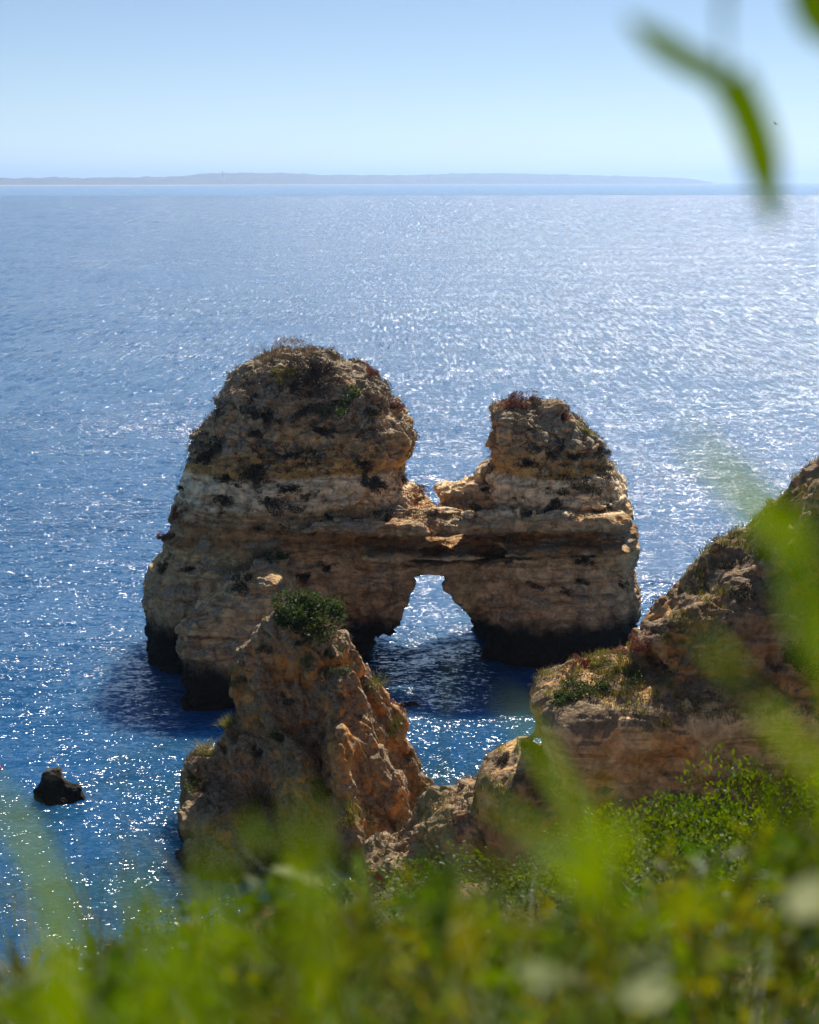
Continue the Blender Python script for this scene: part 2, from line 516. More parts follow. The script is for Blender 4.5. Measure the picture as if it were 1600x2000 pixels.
M['red_leaf'] = leaf_material('red_brown_leaf', (0.13, 0.045, 0.025), (0.22, 0.09, 0.05), 0.35, 0.7, 0.2)
M['grey_leaf'] = leaf_material('grey_brown_scrub', (0.07, 0.055, 0.042), (0.125, 0.098, 0.07), 0.2, 0.8, 0.1)
M['blade'] = leaf_material('fresh_tall_grass', (0.035, 0.085, 0.004), (0.12, 0.18, 0.008), 0.58, 0.5, 0.3)
M['blade_yellow'] = leaf_material('yellowing_tall_grass', (0.09, 0.115, 0.007), (0.20, 0.19, 0.011), 0.58, 0.5, 0.3)
M['shrub_leaf'] = leaf_material('glossy_shrub_leaf', (0.045, 0.095, 0.010), (0.12, 0.165, 0.012), 0.5, 0.5, 0.25, 1.2)
M['sprig_leaf'] = leaf_material('dark_green_leaf', (0.035, 0.08, 0.004), (0.08, 0.13, 0.006), 0.5, 0.5, 0.3)
M['stalk'] = leaf_material('blurred_stalk_green', (0.06, 0.125, 0.004), (0.11, 0.17, 0.006), 0.55, 0.6, 0.2)
M['pale_leaf'] = leaf_material('pale_highlight_leaf', (0.22, 0.26, 0.13), (0.30, 0.33, 0.18), 0.4, 0.4, 0.5)  # whitish highlight painted in as a pale leaf colour

# ------------------------------------------------------------------ sea, far coast
def grid_mesh(name, xs, ys, fz):
    x, y = np.meshgrid(xs, ys, indexing='ij')
    V = np.stack([x, y, fz(x, y)], -1).reshape(-1, 3)
    nx, ny = len(xs), len(ys)
    i = (np.arange(nx - 1)[:, None] * ny + np.arange(ny - 1)[None, :]).ravel()
    return np_mesh(name, V, np.stack([i, i + ny, i + ny + 1, i + 1], 1))

sx = np.array([-50000, -12000, -3000, -800, -200, -60, 0, 60, 200, 800, 3000, 12000, 50000], float)
sy = np.array([-400, -40, 60, 160, 400, 1000, 2500, 6000, 15000, 32000, 56000], float)
sea = obj('sea', grid_mesh('sea', sx, sy, lambda x, y: 0 * x), M['sea'])
tag(sea, kind='structure')

def far_coast():
    prof = [(-260, 346), (-80, 347), (0, 348), (60, 347), (140, 348), (230, 346), (300, 345), (345, 342), (380, 339), (410, 337), (470, 336), (535, 336),
            (575, 338), (640, 341), (720, 341), (790, 341), (850, 340), (900, 338), (930, 337), (1000, 338), (1060, 339), (1120, 341), (1200, 343), (1270, 345), (1340, 348), (1370, 351), (1388, 354.6)]
    px = np.arange(-260, 1389, 2.0)
    py = np.interp(px, [p[0] for p in prof], [p[1] for p in prof])
    Yd = np.interp(px, [-260, 300, 1388], [14000, 15000, 24000])
    zero = np.zeros_like(px)
    top = CAM_H + (355 - py) / FPX * Yd
    top = top + fbm(px, zero, zero, 22.0, 4, 0.6) * 10 + np.maximum(fbm(px, zero + 4, zero, 3.0, 2), 0) * 10
    top = np.maximum(top, 2.0)
    x = (px - 800) / FPX * Yd / CP
    rows = []
    for dy, k in ((0, -0.02), (60, 0.08), (300, 0.22), (900, 0.60), (1500, 0.93), (2000, 1.0), (3200, 0.55), (5000, -0.02)):
        z = top * k + (fbm(px, zero + dy, zero, 12.0, 4, 0.6) * 9 if 0.05 < k < 0.9 else 0)
        rows.append(np.stack([x * (1 + dy / Yd * 0.3), Yd + dy, z], 1))
    V = np.concatenate(rows)
    n = len(px)
    F = []
    for r in range(len(rows) - 1):
        i = np.arange(n - 1) + r * n
        F.append(np.stack([i, i + 1, i + 1 + n, i + n], 1))
    return np_mesh('far_coast', V, np.concatenate(F), False)
coast = tag(obj('far_coast_hills', far_coast(), M['coast']), kind='structure')

# ------------------------------------------------------------------ the arch rock
ARCH_OUT = [(300, 1330), (303, 1275), (300, 1230), (297, 1180), (318, 1158), (312, 1140), (300, 1110), (295, 1096), (306, 1084), (325, 1050), (334, 1022),
            (345, 1000), (352, 975), (356, 950), (370, 940), (378, 890), (390, 868), (402, 855), (412, 835), (427, 815), (432, 790), (441, 768), (448, 745), (456, 735),
            (468, 722), (490, 715), (520, 702), (540, 692), (580, 686), (610, 684), (640, 692), (660, 702), (695, 708), (722, 722), (740, 732), (751, 748), (757, 772),
            (775, 790), (795, 805), (805, 825), (806, 850), (803, 888), (787, 901), (782, 915), (790, 930), (815, 953), (845, 970), (857, 985), (855, 1000),
            (875, 1005), (905, 1003), (932, 995), (941, 960), (950, 915), (956, 880), (951, 850), (952, 820), (960, 797), (985, 783), (1020, 779), (1060, 784), (1090, 791), (1115, 802),
            (1131, 822), (1146, 838), (1165, 870), (1178, 890), (1187, 905), (1202, 922), (1215, 936), (1221, 960), (1223, 1000), (1236, 1010), (1238, 1030), (1244, 1048), (1236, 1062),
            (1226, 1072), (1228, 1110), (1233, 1140), (1240, 1170), (1241, 1200), (1244, 1240), (1250, 1330)]
ARCH_HOLE = [(722, 1330), (738, 1284), (755, 1262), (779, 1236), (778, 1218), (792, 1198), (808, 1166), (818, 1155), (842, 1149), (864, 1145), (869, 1160),
             (881, 1185), (896, 1205), (904, 1224), (908, 1242), (922, 1262), (926, 1290), (920, 1330)]
FIN = [(850, 975), (849, 957), (857, 947), (880, 945), (915, 936), (935, 921), (955, 903), (990, 930), (990, 1040), (850, 1040), (852, 1000), (858, 988)]
BUTT = [(342, 1420), (346, 1385), (352, 1315), (362, 1290), (358, 1250), (352, 1190), (380, 1165), (420, 1140), (440, 1118), (480, 1100), (535, 1082), (562, 1090), (582, 1140),
        (600, 1190), (640, 1235), (670, 1300), (690, 1420)]

def arch_field(X, Y, Z):
    f = slab(trace(ARCH_OUT, 130), X, Y, Z, 127.0, 5.2, 3.4, lean=0.10)
    left = [p for p in ARCH_OUT if p[0] < 700 and p[1] > 690]
    # body of the left hump is thicker than the rest
    lb = trace([(300, 1330), (303, 1180), (300, 1100), (330, 1040), (372, 945), (405, 860), (450, 760), (520, 715), (640, 705), (735, 745), (790, 815), (795, 880), (745, 940), (740, 1010), (700, 1090), (668, 1330)], 132)
    f = smin(f, slab(lb, X, Y, Z, 126.0, 8.0, 5.5, lean=0.28), 1.2)
    rb = trace([(905, 1330), (915, 1220), (880, 1150), (885, 1085), (900, 1060), (920, 1010), (960, 960), (965, 840), (1000, 800), (1080, 805), (1150, 880), (1205, 950), (1230, 1060), (1232, 1330)], 130)
    f = smin(f, slab(rb, X, Y, Z, 126.5, 6.6, 4.2, lean=0.16), 1.0)
    f = smin(f, slab(trace(BUTT, 118), X, Y, Z, 115.6, 6.0, 2.2, lean=0.20), 0.5)
    # beam of the arch: ledge standing forward, undercut recess below it
    beam = trace([(560, 1012), (840, 1005), (930, 1000), (1225, 1000), (1240, 1030), (1238, 1052), (560, 1052)], 121)
    f = smin(f, slab(beam, X, Y, Z, 122.2, 2.9, 1.0), 0.6)
    lip = trace([(640, 1082), (840, 1070), (1000, 1070), (1236, 1062), (1240, 1082), (1180, 1092), (900, 1098), (640, 1100)], 121)
    f = smin(f, slab(lip, X, Y, Z, 126, 6.3, 0.5), 0.5)
    c = at(902, 1000, 125.5)
    e = np.sqrt(((X[:, None, None] - c.x) / 2.1) ** 2 + ((Y[None, :, None] - 126.5) / 5.2) ** 2 + ((Z[None, None, :] - c.z - 1.5) / 2.5) ** 2)
    f = np.maximum(f, (1 - e) * 2.0)
    # pale wall of the saddle, leaning back into the sun
    fin = slab(trace(FIN, 131), X, Y, Z, 129.6, 3.0, 0.3)
    foot = at(900, 1003, 126.6).z
    fin = np.maximum(fin, ((Z[None, None, :] - foot) - (Y[None, :, None] - 126.6) * 0.82) / 1.29)
    f = np.minimum(f, fin)
    hole = slab(trace(ARCH_HOLE, 120.5), X, Y, Z, 127, 14, 0.2)
    f = np.maximum(f, -(hole + 0.42))
    # small window and cavity under the lip
    for cx, cyp, rx, rz, yy in ((858, 1075, 1.2, 0.30, 2.2), (956, 1072, 1.3, 0.40, 4.0)):
        c = at(cx, cyp, 120.5)
        e = np.sqrt(((X[:, None, None] - c.x) / rx) ** 2 + ((Y[None, :, None] - 121) / yy) ** 2 + ((Z[None, None, :] - c.z + (Y[None, :, None] - 120) * 0.2) / rz) ** 2)
        f = np.maximum(f, (1 - e) * rz)
    # sea cave notch at the left end
    return f

def bandf(z, c, w): return np.exp(-((z - c) / w) ** 2)

def arch_noise(x, y, z):
    beds = sstep(3.5, 5.5, z) * sstep(13.5, 12.0, z)
    d = 0.10 + 0.32 * sstep(10.0, 7.0, z) + (0.9 - 0.5 * beds) * fbm(x, y, z, 5.5, 3, 0.5) + 0.35 * sstep(8.0, 4.0, z) * fbm(x, y, z, 3.0, 2, 0.5, zs=0.45, off=6.0)
    zz = z + 0.35 * fbm(x, y, z * 0 + 2, 11.0, 2) - 0.012 * x
    d -= 0.0
    amp = 0.6 + 0.6 * fbm(x, y, z, 8.0, 2, off=2.0)
    d += amp * (1.5 * bandf(zz, 9.45, 0.40) + 0.8 * bandf(zz, 8.05, 0.22) - 0.35 * bandf(zz, 8.7, 0.3) + 0.45 * bandf(zz, 14.2, 0.5) - 0.3 * bandf(zz, 15.4, 0.5)
                + 0.35 * bandf(zz, 17.3, 0.3) + 0.3 * bandf(zz, 6.0, 0.25))
    d += 0.30 * bandf(z, 0.6, 1.1) + 0.18 * sstep(3.6, 2.8, z + 0.6 * fbm(x, y, z, 2.0, 2))
    d += 0.40 * fbm(x, y, z, 2.6, 3, 0.55, zs=2.4, off=1.0)
    upper = sstep(12.5, 15.0, z)
    d += upper * 0.55 * fbm(x, y, z, 2.4, 3, 0.55, off=4.0)
    t = (zz + 0.25 * fbm(x, y, z, 3.0, 2, off=7.7)) / 1.25
    t = np.abs(t - np.floor(t) - 0.5) * 2
    d += (0.35 + 0.45 * fbm(x, y, z, 5.0, 2, off=8.8)) * t ** 5 * sstep(3.2, 4.2, z) * sstep(18.0, 15.0, z)
    p = fbm(x, y, z, 1.5, 2, 0.5, off=3.0)
    d += 0.55 * sstep(0.30, 0.6, p)
    return d

def fine_common(x, y, z, N, cell=1.5, crack=0.16, rough=0.17, pits=0.12, zs=1.4):
    wx = x + 0.4 * fbm(x, y, z, 2.0, 2, off=5.0); wz = z + 0.4 * fbm(x, y, z, 2.0, 2, off=6.0)
    f1, f2, hid, dv = worley(wx / cell, y / cell, wz / cell * zs)
    # broken blocks: every cell is a tilted facet with its own step, split by joints
    d = crack * TAB[(hid + 777) & 262143]
    for k in range(3):
        d = d + crack * 1.5 * TAB[(hid + 3001 * (k + 1)) & 262143] * dv[k]
    d = d - crack * 1.1 * (1 - sstep(0.0, 0.13, f2 - f1))
    d = d + rough * fbm(x, y, z, 0.9, 4, 0.62, off=7.0)
    d = d - pits * sstep(0.25, 0.55, fbm(x, y, z, 0.45, 2, off=8.0))
    return d

def arch_fine(x, y, z, N):
    return fine_common(x, y, z, N, 1.5, 0.15, 0.24, 0.16) * (1 - 0.5 * sstep(4.0, 5.5, z) * sstep(12.2, 11.0, z)) - 0.38 * sstep(0.34, 0.5, fbm(x, y, z, 0.9, 2, zs=1.5, off=11.0)) * sstep(9.5, 11.5, z) + (0.10 + 0.12 * sstep(13.5, 12.0, z)) * fbm(x, y, z, 1.8, 3, 0.6, zs=5.5, off=9.0)

V, Q = build_rock(arch_field, arch_noise, arch_fine, ((-22.5, 20.5), (104, 140), (-2.2, 25)), 0.19, 1)
arch = obj('sea_arch_rock', np_mesh('sea_arch_rock', V, Q), M['arch'])
tag(arch, 'big twin-humped sandy limestone sea arch standing in the water', 'sea arch')
BV = {'arch': BVHTree.FromPolygons(V.tolist(), Q.tolist())}

# ------------------------------------------------------------------ the pointed rock in front of it
PYR = [(338, 1900), (336, 1700), (338, 1640), (350, 1610), (334, 1570), (334, 1535), (354, 1502), (390, 1466), (414, 1430), (432, 1400), (450, 1352), (472, 1300), (490, 1258),
       (512, 1232), (530, 1216), (552, 1200), (572, 1184), (606, 1180), (632, 1206), (652, 1228), (672, 1247), (692, 1282), (712, 1316), (746, 1342), (762, 1366), (786, 1382), (794, 1430),
       (800, 1460), (816, 1482), (822, 1503), (842, 1540), (862, 1570), (900, 1620), (930, 1900)]
SPUR = [(560, 1900), (600, 1480), (628, 1370), (650, 1320), (680, 1345), (715, 1420), (745, 1500), (780, 1560), (840, 1900)]
RIB = [(470, 1900), (520, 1600), (560, 1420), (585, 1340), (610, 1335), (625, 1420), (640, 1600), (650, 1900)]
COL = [(640, 1950), (720, 1680), (780, 1630), (825, 1580), (880, 1562), (940, 1562), (1010, 1600), (1130, 1640), (1200, 1950)]

def pyr_field(X, Y, Z):
    f = roof(trace(PYR, 91), X, Y, Z, 91.0, 0.8, 0.62, 6.5, lean=0.08)
    f = smin(f, roof(trace(SPUR, 86), X, Y, Z, 86.5, 0.4, 0.9, 4.0, lean=0.34), 0.7)
    f = smin(f, roof(trace(RIB, 85), X, Y, Z, 86.0, 0.3, 0.9, 4.0, lean=0.40), 0.7)
    low = trace([(340, 1990), (342, 1660), (352, 1610), (380, 1575), (450, 1570), (540, 1610), (640, 1660), (760, 1720), (820, 1990)], 86)
    f = smin(f, slab(low, X, Y, Z, 86.5, 4.6, 2.6, lean=0.15), 1.0)
    f = smin(f, roof(trace(COL, 80), X, Y, Z, 80, 2.0, 0.8, 5.0), 0.8)
    return f

def pyr_noise(x, y, z):
    d = 0.55 * fbm(x, y, z, 4.5, 3, 0.5, off=1.3)
    # erosion ribs running down the slope to both sides
    u = x + 0.45 * z + 0.8 * fbm(x, y, z, 3.0, 2, off=2.2)
    v = z - 0.45 * x
    r = fbm(u, y * 0.6, v * 0.25, 3.0, 4, 0.55, ridged=True, off=0.4)
    d -= 1.15 * r - 0.60
    d += 0.5 * fbm(x, y, z, 1.3, 3, 0.6, off=5.5) * sstep(3, 8, z)
    d += 0.5 * sstep(0.22, 0.55, fbm(x, y, z, 1.9, 2, off=3.7))
    return d

def pyr_fine(x, y, z, N):
    u = x + 0.45 * z; v = z - 0.45 * x
    return fine_common(x + 0.45 * z, y, (z - 0.45 * x) * 0.55, N, 1.25, 0.10, 0.22, 0.13, 0.8) + 0.17 * fbm(u, y, v * 0.4, 0.8, 3, 0.6, ridged=True, off=1.1)

V, Q = build_rock(pyr_field, pyr_noise, pyr_fine, ((-15.5, 10.5), (72, 102), (-2.2, 15)), 0.16, 1)
pyr = obj('pointed_rock', np_mesh('pointed_rock', V, Q), M['pyramid'])
tag(pyr, 'pointed orange and grey rock pinnacle in front of the sea arch', 'rock pinnacle')
BV['pyr'] = BVHTree.FromPolygons(V.tolist(), Q.tolist())

# ------------------------------------------------------------------ the cliff on the right
CL_UP = [(1056, 1950), (1062, 1420), (1062, 1385), (1070, 1362), (1092, 1347), (1130, 1305), (1180, 1276), (1245, 1256), (1262, 1258), (1276, 1238), (1302, 1217), (1330, 1197),
         (1346, 1168), (1385, 1142), (1400, 1118), (1440, 1098), (1500, 1082), (1508, 1062), (1526, 1030), (1552, 1000), (1564, 965), (1580, 938), (1602, 916), (1700, 880), (1900, 860), (1900, 1950)]
CL_FRONT = [(1072, 1950), (1070, 1600), (1074, 1520), (1062, 1470), (1060, 1425), (1080, 1392), (1150, 1380), (1260, 1372), (1340, 1345), (1420, 1330), (1520, 1310), (1900, 1280), (1900, 1950)]
CL_LOW = [(900, 1950), (925, 1600), (934, 1545), (950, 1512), (988, 1474), (1012, 1456), (1050, 1450), (1068, 1470), (1120, 1560), (1160, 1950)]
CL_TOP = [(1490, 1400), (1502, 1150), (1512, 1075), (1530, 1030), (1556, 1000), (1568, 962), (1584, 935), (1605, 915), (1900, 850), (1900, 1400)]

def cliff_field(X, Y, Z):
    f = slab(trace(CL_UP, 81), X, Y, Z, 79.6, 4.2, 3.0, lean=0.10)
    f = smin(f, slab(trace(CL_FRONT, 76), X, Y, Z, 79.2, 4.6, 2.2, lean=0.03), 0.8)
    f = smin(f, slab(trace(CL_LOW, 79), X, Y, Z, 79, 4.5, 3.5, lean=0.15), 0.8)
    f = smin(f, slab(trace(CL_TOP, 81), X, Y, Z, 79.5, 5.0, 3.5), 1.0)
    return f

def cliff_noise(x, y, z):
    d = (0.45 + 0.35 * sstep(11.0, 13.0, z)) * fbm(x, y, z, 5.0, 3, 0.5, off=2.3)
    zz = z + 0.6 * fbm(x, y, z, 7.0, 2, off=0.9)
    d += (0.6 + 0.5 * fbm(x, y, z, 6.0, 2, off=1.9)) * (0.7 * bandf(zz, 7.4, 0.4) + 0.5 * bandf(zz, 12.2, 0.5) - 0.35 * bandf(zz, 10.2, 0.9))
    top = sstep(11.0, 13.0, z)
    d += top * (0.8 * fbm(x, y, z, 2.6, 3, 0.55, off=4.4) - 0.3 * fbm(x + 0.6 * z, y, z, 2.0, 2, ridged=True, off=2.0))
    d += 0.5 * sstep(0.28, 0.6, fbm(x, y, z, 1.8, 2, off=3.1))
    return d

def cliff_fine(x, y, z, N):
    return fine_common(x, y, z, N, 2.1, 0.10, 0.22, 0.12, 1.1) * (0.45 + 0.55 * sstep(10.5, 12.0, z + 0.8 * fbm(x, y, z, 3.0, 2)))

V, Q = build_rock(cliff_field, cliff_noise, cliff_fine, ((2, 30), (71, 90), (-2.2, 25)), 0.18, 1)
cliff = obj('shore_cliff', np_mesh('shore_cliff', V, Q), M['cliff'])
tag(cliff, 'ochre limestone cliff rising to the right edge of the picture', 'cliff')
BV['cliff'] = BVHTree.FromPolygons(V.tolist(), Q.tolist())

# ------------------------------------------------------------------ small rocks in the water
def small_rock(name, poly, Y, T, label, h=0.09, rough=0.25, mat='stack'):
    P = trace(poly, Y)
    xs = [p[0] for p in P]; zs = [p[1] for p in P]
    def field(X, Yg, Z): return roof(P, X, Yg, Z, Y + 0.2, 0.25, 0.75, T)
    def noise(x, y, z): return rough * fbm(x, y, z, 0.9, 3, 0.55) + rough * 0.8 * sstep(0.25, 0.5, fbm(x, y, z, 0.5, 2, off=3.0))
    def fine(x, y, z, N): return 0.08 * fbm(x, y, z, 0.35, 3, 0.6)
    V, Q = build_rock(field, noise, fine, ((min(xs) - 1.2, max(xs) + 1.2), (Y - T - 1.6, Y + T + 1.6), (-1.2, max(zs) + 1)), h, 1)
    o = obj(name, np_mesh(name, V, Q), M[mat])
    return tag(o, label, 'rock')
small_rock('sea_stack', [(58, 1640), (60, 1575), (62, 1545), (76, 1530), (82, 1508), (92, 1500), (118, 1501), (124, 1522), (134, 1532), (158, 1538), (162, 1552), (172, 1570), (176, 1640)], 93.5, 1.6,
           'dark wet rock standing alone in the blue water at the left')
small_rock('sea_stack', [(203, 1560), (206, 1546), (213, 1541), (221, 1545), (226, 1560)], 96.0, 0.5, 'tiny dark rock just breaking the surface right of the dark stack', 0.06, 0.08)
small_rock('sea_stack', [(772, 1392), (780, 1379), (795, 1374), (812, 1373), (822, 1381), (830, 1392)], 111.5, 1.0, 'low flat rock awash between the pinnacle and the arch', 0.07, 0.10)

# ------------------------------------------------------------------ hillside below the camera
def ground_z(x, y):
    x = np.asarray(x, float); y = np.asarray(y, float)
    z = np.where(y < 3, 33.9 - 0.32 * y, 32.94 - 0.43 * (y - 3))
    k = np.clip(y / 10, 0, 1)
    z = z - 0.30 * np.maximum(-x - 0.5, 0) * k + 0.20 * np.clip(x - 0.5, 0, 12) * k
    z = z + 0.25 * vnoise(x * 0.5, y * 0.5, x * 0 + 0.5) * np.clip(y / 6, 0, 1)
    edge = 25.0 + 2.0 * vnoise(x * 0.3, y * 0 + 3.3, x * 0) + 0.5 * np.clip(x, 0, 12)
    low = np.interp(x, [-14, -10, -7, 4, 14, 40], [-3.0, -2.0, 2.0, 3.5, 6.0, 9.0]) + 0.6 * vnoise(x * 0.4, y * 0.4, x * 0)
    low = np.where(y > 74, low - (y - 74) * 0.9, low)
    t = sstep(0, 1, (y - edge) / 11.0)
    return z * (1 - t) + low * t

gx = np.arange(-16, 34.01, 0.5); gy = np.concatenate([np.arange(-7, 30, 0.35), np.arange(30, 84, 1.0)])
hill = tag(obj('hillside', grid_mesh('hillside', gx, gy, ground_z), M['soil']), kind='structure')

# ------------------------------------------------------------------ plant meshes
def rot_frames(n, g, up_bias=0.0):
    a = g.normal(size=(n, 3)); a[:, 2] += up_bias
    a /= np.linalg.norm(a, axis=1, keepdims=True)
    b = np.cross(a, g.normal(size=(n, 3))); b /= np.linalg.norm(b, axis=1, keepdims=True)
    return a, b

def leaves_at(P, g, size, ratio=0.45, up_bias=0.4):
    """one pointed leaf (a quad) at every point"""
    n = len(P)
    a, b = rot_frames(n, g, up_bias)
    s = size * g.uniform(0.6, 1.35, (n, 1))
    V = np.stack([P, P + a * s * 0.5 + b * s * ratio * 0.5, P + a * s, P + a * s * 0.5 - b * s * ratio * 0.5], 1).reshape(-1, 3)
    return V, np.arange(4 * n).reshape(-1, 4)

def clump_points(g, n, lobes=9, flat=0.75, spread=0.25, r0=0.09, r1=0.24):
    """points through a bush of several lobes, unit width, sitting on z = 0"""
    c = g.normal(size=(lobes, 3)) * (spread, spread, 0.15); c[:, 2] = np.abs(c[:, 2]) + 0.08
    r = g.uniform(r0, r1, lobes)
    k = g.integers(0, lobes, n)
    d = g.normal(size=(n, 3)); d /= np.linalg.norm(d, axis=1, keepdims=True)
    P = c[k] + d * (r[k] * g.uniform(0.35, 1.05, n) ** 0.5)[:, None]
    P[:, 2] = np.abs(P[:, 2]) * flat
    return P

def bush_mesh(name, seed, n, size, ratio=0.5, lobes=9, flat=0.75, **kw):
    g = np.random.default_rng(seed)
    V, F = leaves_at(clump_points(g, n, lobes, flat, **kw), g, size, ratio)
    return np_mesh(name, V, F, False)

def blades(roots, g, length, width, lean=0.45, segs=3, droop=0.3, dirs=None):
    n = len(roots)
    if dirs is None:
        ang = g.uniform(0, 2 * math.pi, n); dirs = np.stack([np.cos(ang), np.sin(ang)], 1)
    L = np.broadcast_to(np.asarray(length, float), (n,)) * g.uniform(0.75, 1.2, n)
    ln = lean * g.uniform(0.2, 1.2, n)
    side = np.stack([-dirs[:, 1], dirs[:, 0], np.zeros(n)], 1)
    tw = g.uniform(-0.8, 0.8, n)[:, None]
    side = side * np.cos(tw) + np.stack([dirs[:, 0], dirs[:, 1], np.zeros(n)], 1) * np.sin(tw)
    rows = []
    for k in range(segs + 1):
        t = k / segs
        out = (ln * t * t * L)[:, None]
        p = roots + np.concatenate([dirs * out, (L * (t - droop * ln * t ** 3))[:, None]], 1)
        wd = width * (1 - 0.92 * t ** 1.6) * 0.5
        rows += [p - side * wd, p + side * wd]
    V = np.stack(rows, 1).reshape(-1, 3)
    m = 2 * (segs + 1)
    base = np.arange(n)[:, None] * m
    F = np.concatenate([base + np.array([2 * k, 2 * k + 1, 2 * k + 3, 2 * k + 2]) for k in range(segs)])
    return V, F

def tuft_mesh(name, seed, n=160, length=0.55, width=0.022, spread=0.22):
    g = np.random.default_rng(seed)
    r = g.normal(size=(n, 3)) * (spread, spread, 0.02)
    r[:, 2] = 0
    d = r[:, :2] + g.normal(size=(n, 2)) * 0.12
    d /= np.linalg.norm(d, axis=1, keepdims=True) + 1e-6
    V, F = blades(r, g, length, width, 0.9, 3, 0.35, d)
    return np_mesh(name, V, F, False)

PLANT = {}
for kind, mat in (('dark', 'dark_leaf'), ('green', 'green_leaf'), ('yellow', 'yellow_leaf'), ('dry', 'dry_leaf'), ('red', 'red_leaf'), ('grey', 'grey_leaf')):
    PLANT[kind] = []
    for v in range(3):
        me = bush_mesh(kind + '_shrub', 40 + v, 1500, 0.065, 0.45, 9 + v) if kind != 'dry' else bush_mesh(kind + '_shrub', 50 + v, 1500, 0.11, 0.12, 9 + v)
        me.materials.append(M[mat]); PLANT[kind].append(me)
for kind, mat in (('tuft', 'yellow_leaf'), ('drytuft', 'dry_leaf')):
    PLANT[kind] = []
    for v in range(2):
        me = tuft_mesh(kind, 60 + v); me.materials.append(M[mat]); PLANT[kind].append(me)
big = bush_mesh('big_green_shrub', 71, 5200, 0.05, 0.5, 22, 0.85, spread=0.22, r0=0.10, r1=0.22); big.materials.append(M['green_leaf']); PLANT['big'] = [big]

NAMES = {'dark': 'shrub', 'green': 'shrub', 'yellow': 'shrub', 'dry': 'dry_shrub', 'red': 'red_shrub', 'grey': 'shrub', 'tuft': 'grass_tuft', 'drytuft': 'grass_tuft', 'big': 'shrub'}
CATS = {'tuft': 'grass tuft', 'drytuft': 'grass tuft'}
GROUP = {'arch': 'plants growing on the sea arch', 'pyr': 'plants growing on the pointed rock', 'cliff': 'plants growing on the right cliff'}

def plant(where, px, py, wpx, kind, label, i):
    o = Vector((0, 0, CAM_H))
    hit, n, _, dist = BV[where].ray_cast(o, ray(px, py).normalized())
    k = 0
    while hit is None and k < 40:          # at an outline: look a little further in
        k += 1
        for dx, dy in ((0, 2), (2, 1), (-2, 1)):
            hit, n, _, dist = BV[where].ray_cast(o, ray(px + dx * k, py + dy * k).normalized())
            if hit is not None: break
    if hit is None:
        return
    w = wpx * dist / FPX * 1.2
    ob = bpy.data.objects.new(NAMES[kind], PLANT[kind][i % len(PLANT[kind])])
    up = (n * 0.55 + Vector((0, 0, 0.75))).normalized()
    q = up.to_track_quat('Z', 'Y')
    ob.rotation_mode = 'QUATERNION'
    ob.rotation_quaternion = q @ Matrix.Rotation(i * 2.399, 3, 'Z').to_quaternion()
    g = random.Random(i)
    ob.scale = (w * g.uniform(0.7, 1.5), w * g.uniform(0.7, 1.2), w * g.uniform(0.65, 1.2))
    if kind == 'big':
        ob.scale = (w * 1.15, w, w * 0.95)
    ob.location = hit - n * (0.10 * w)
    link(ob)
    tag(ob, label, CATS.get(kind, 'shrub'), GROUP[where])

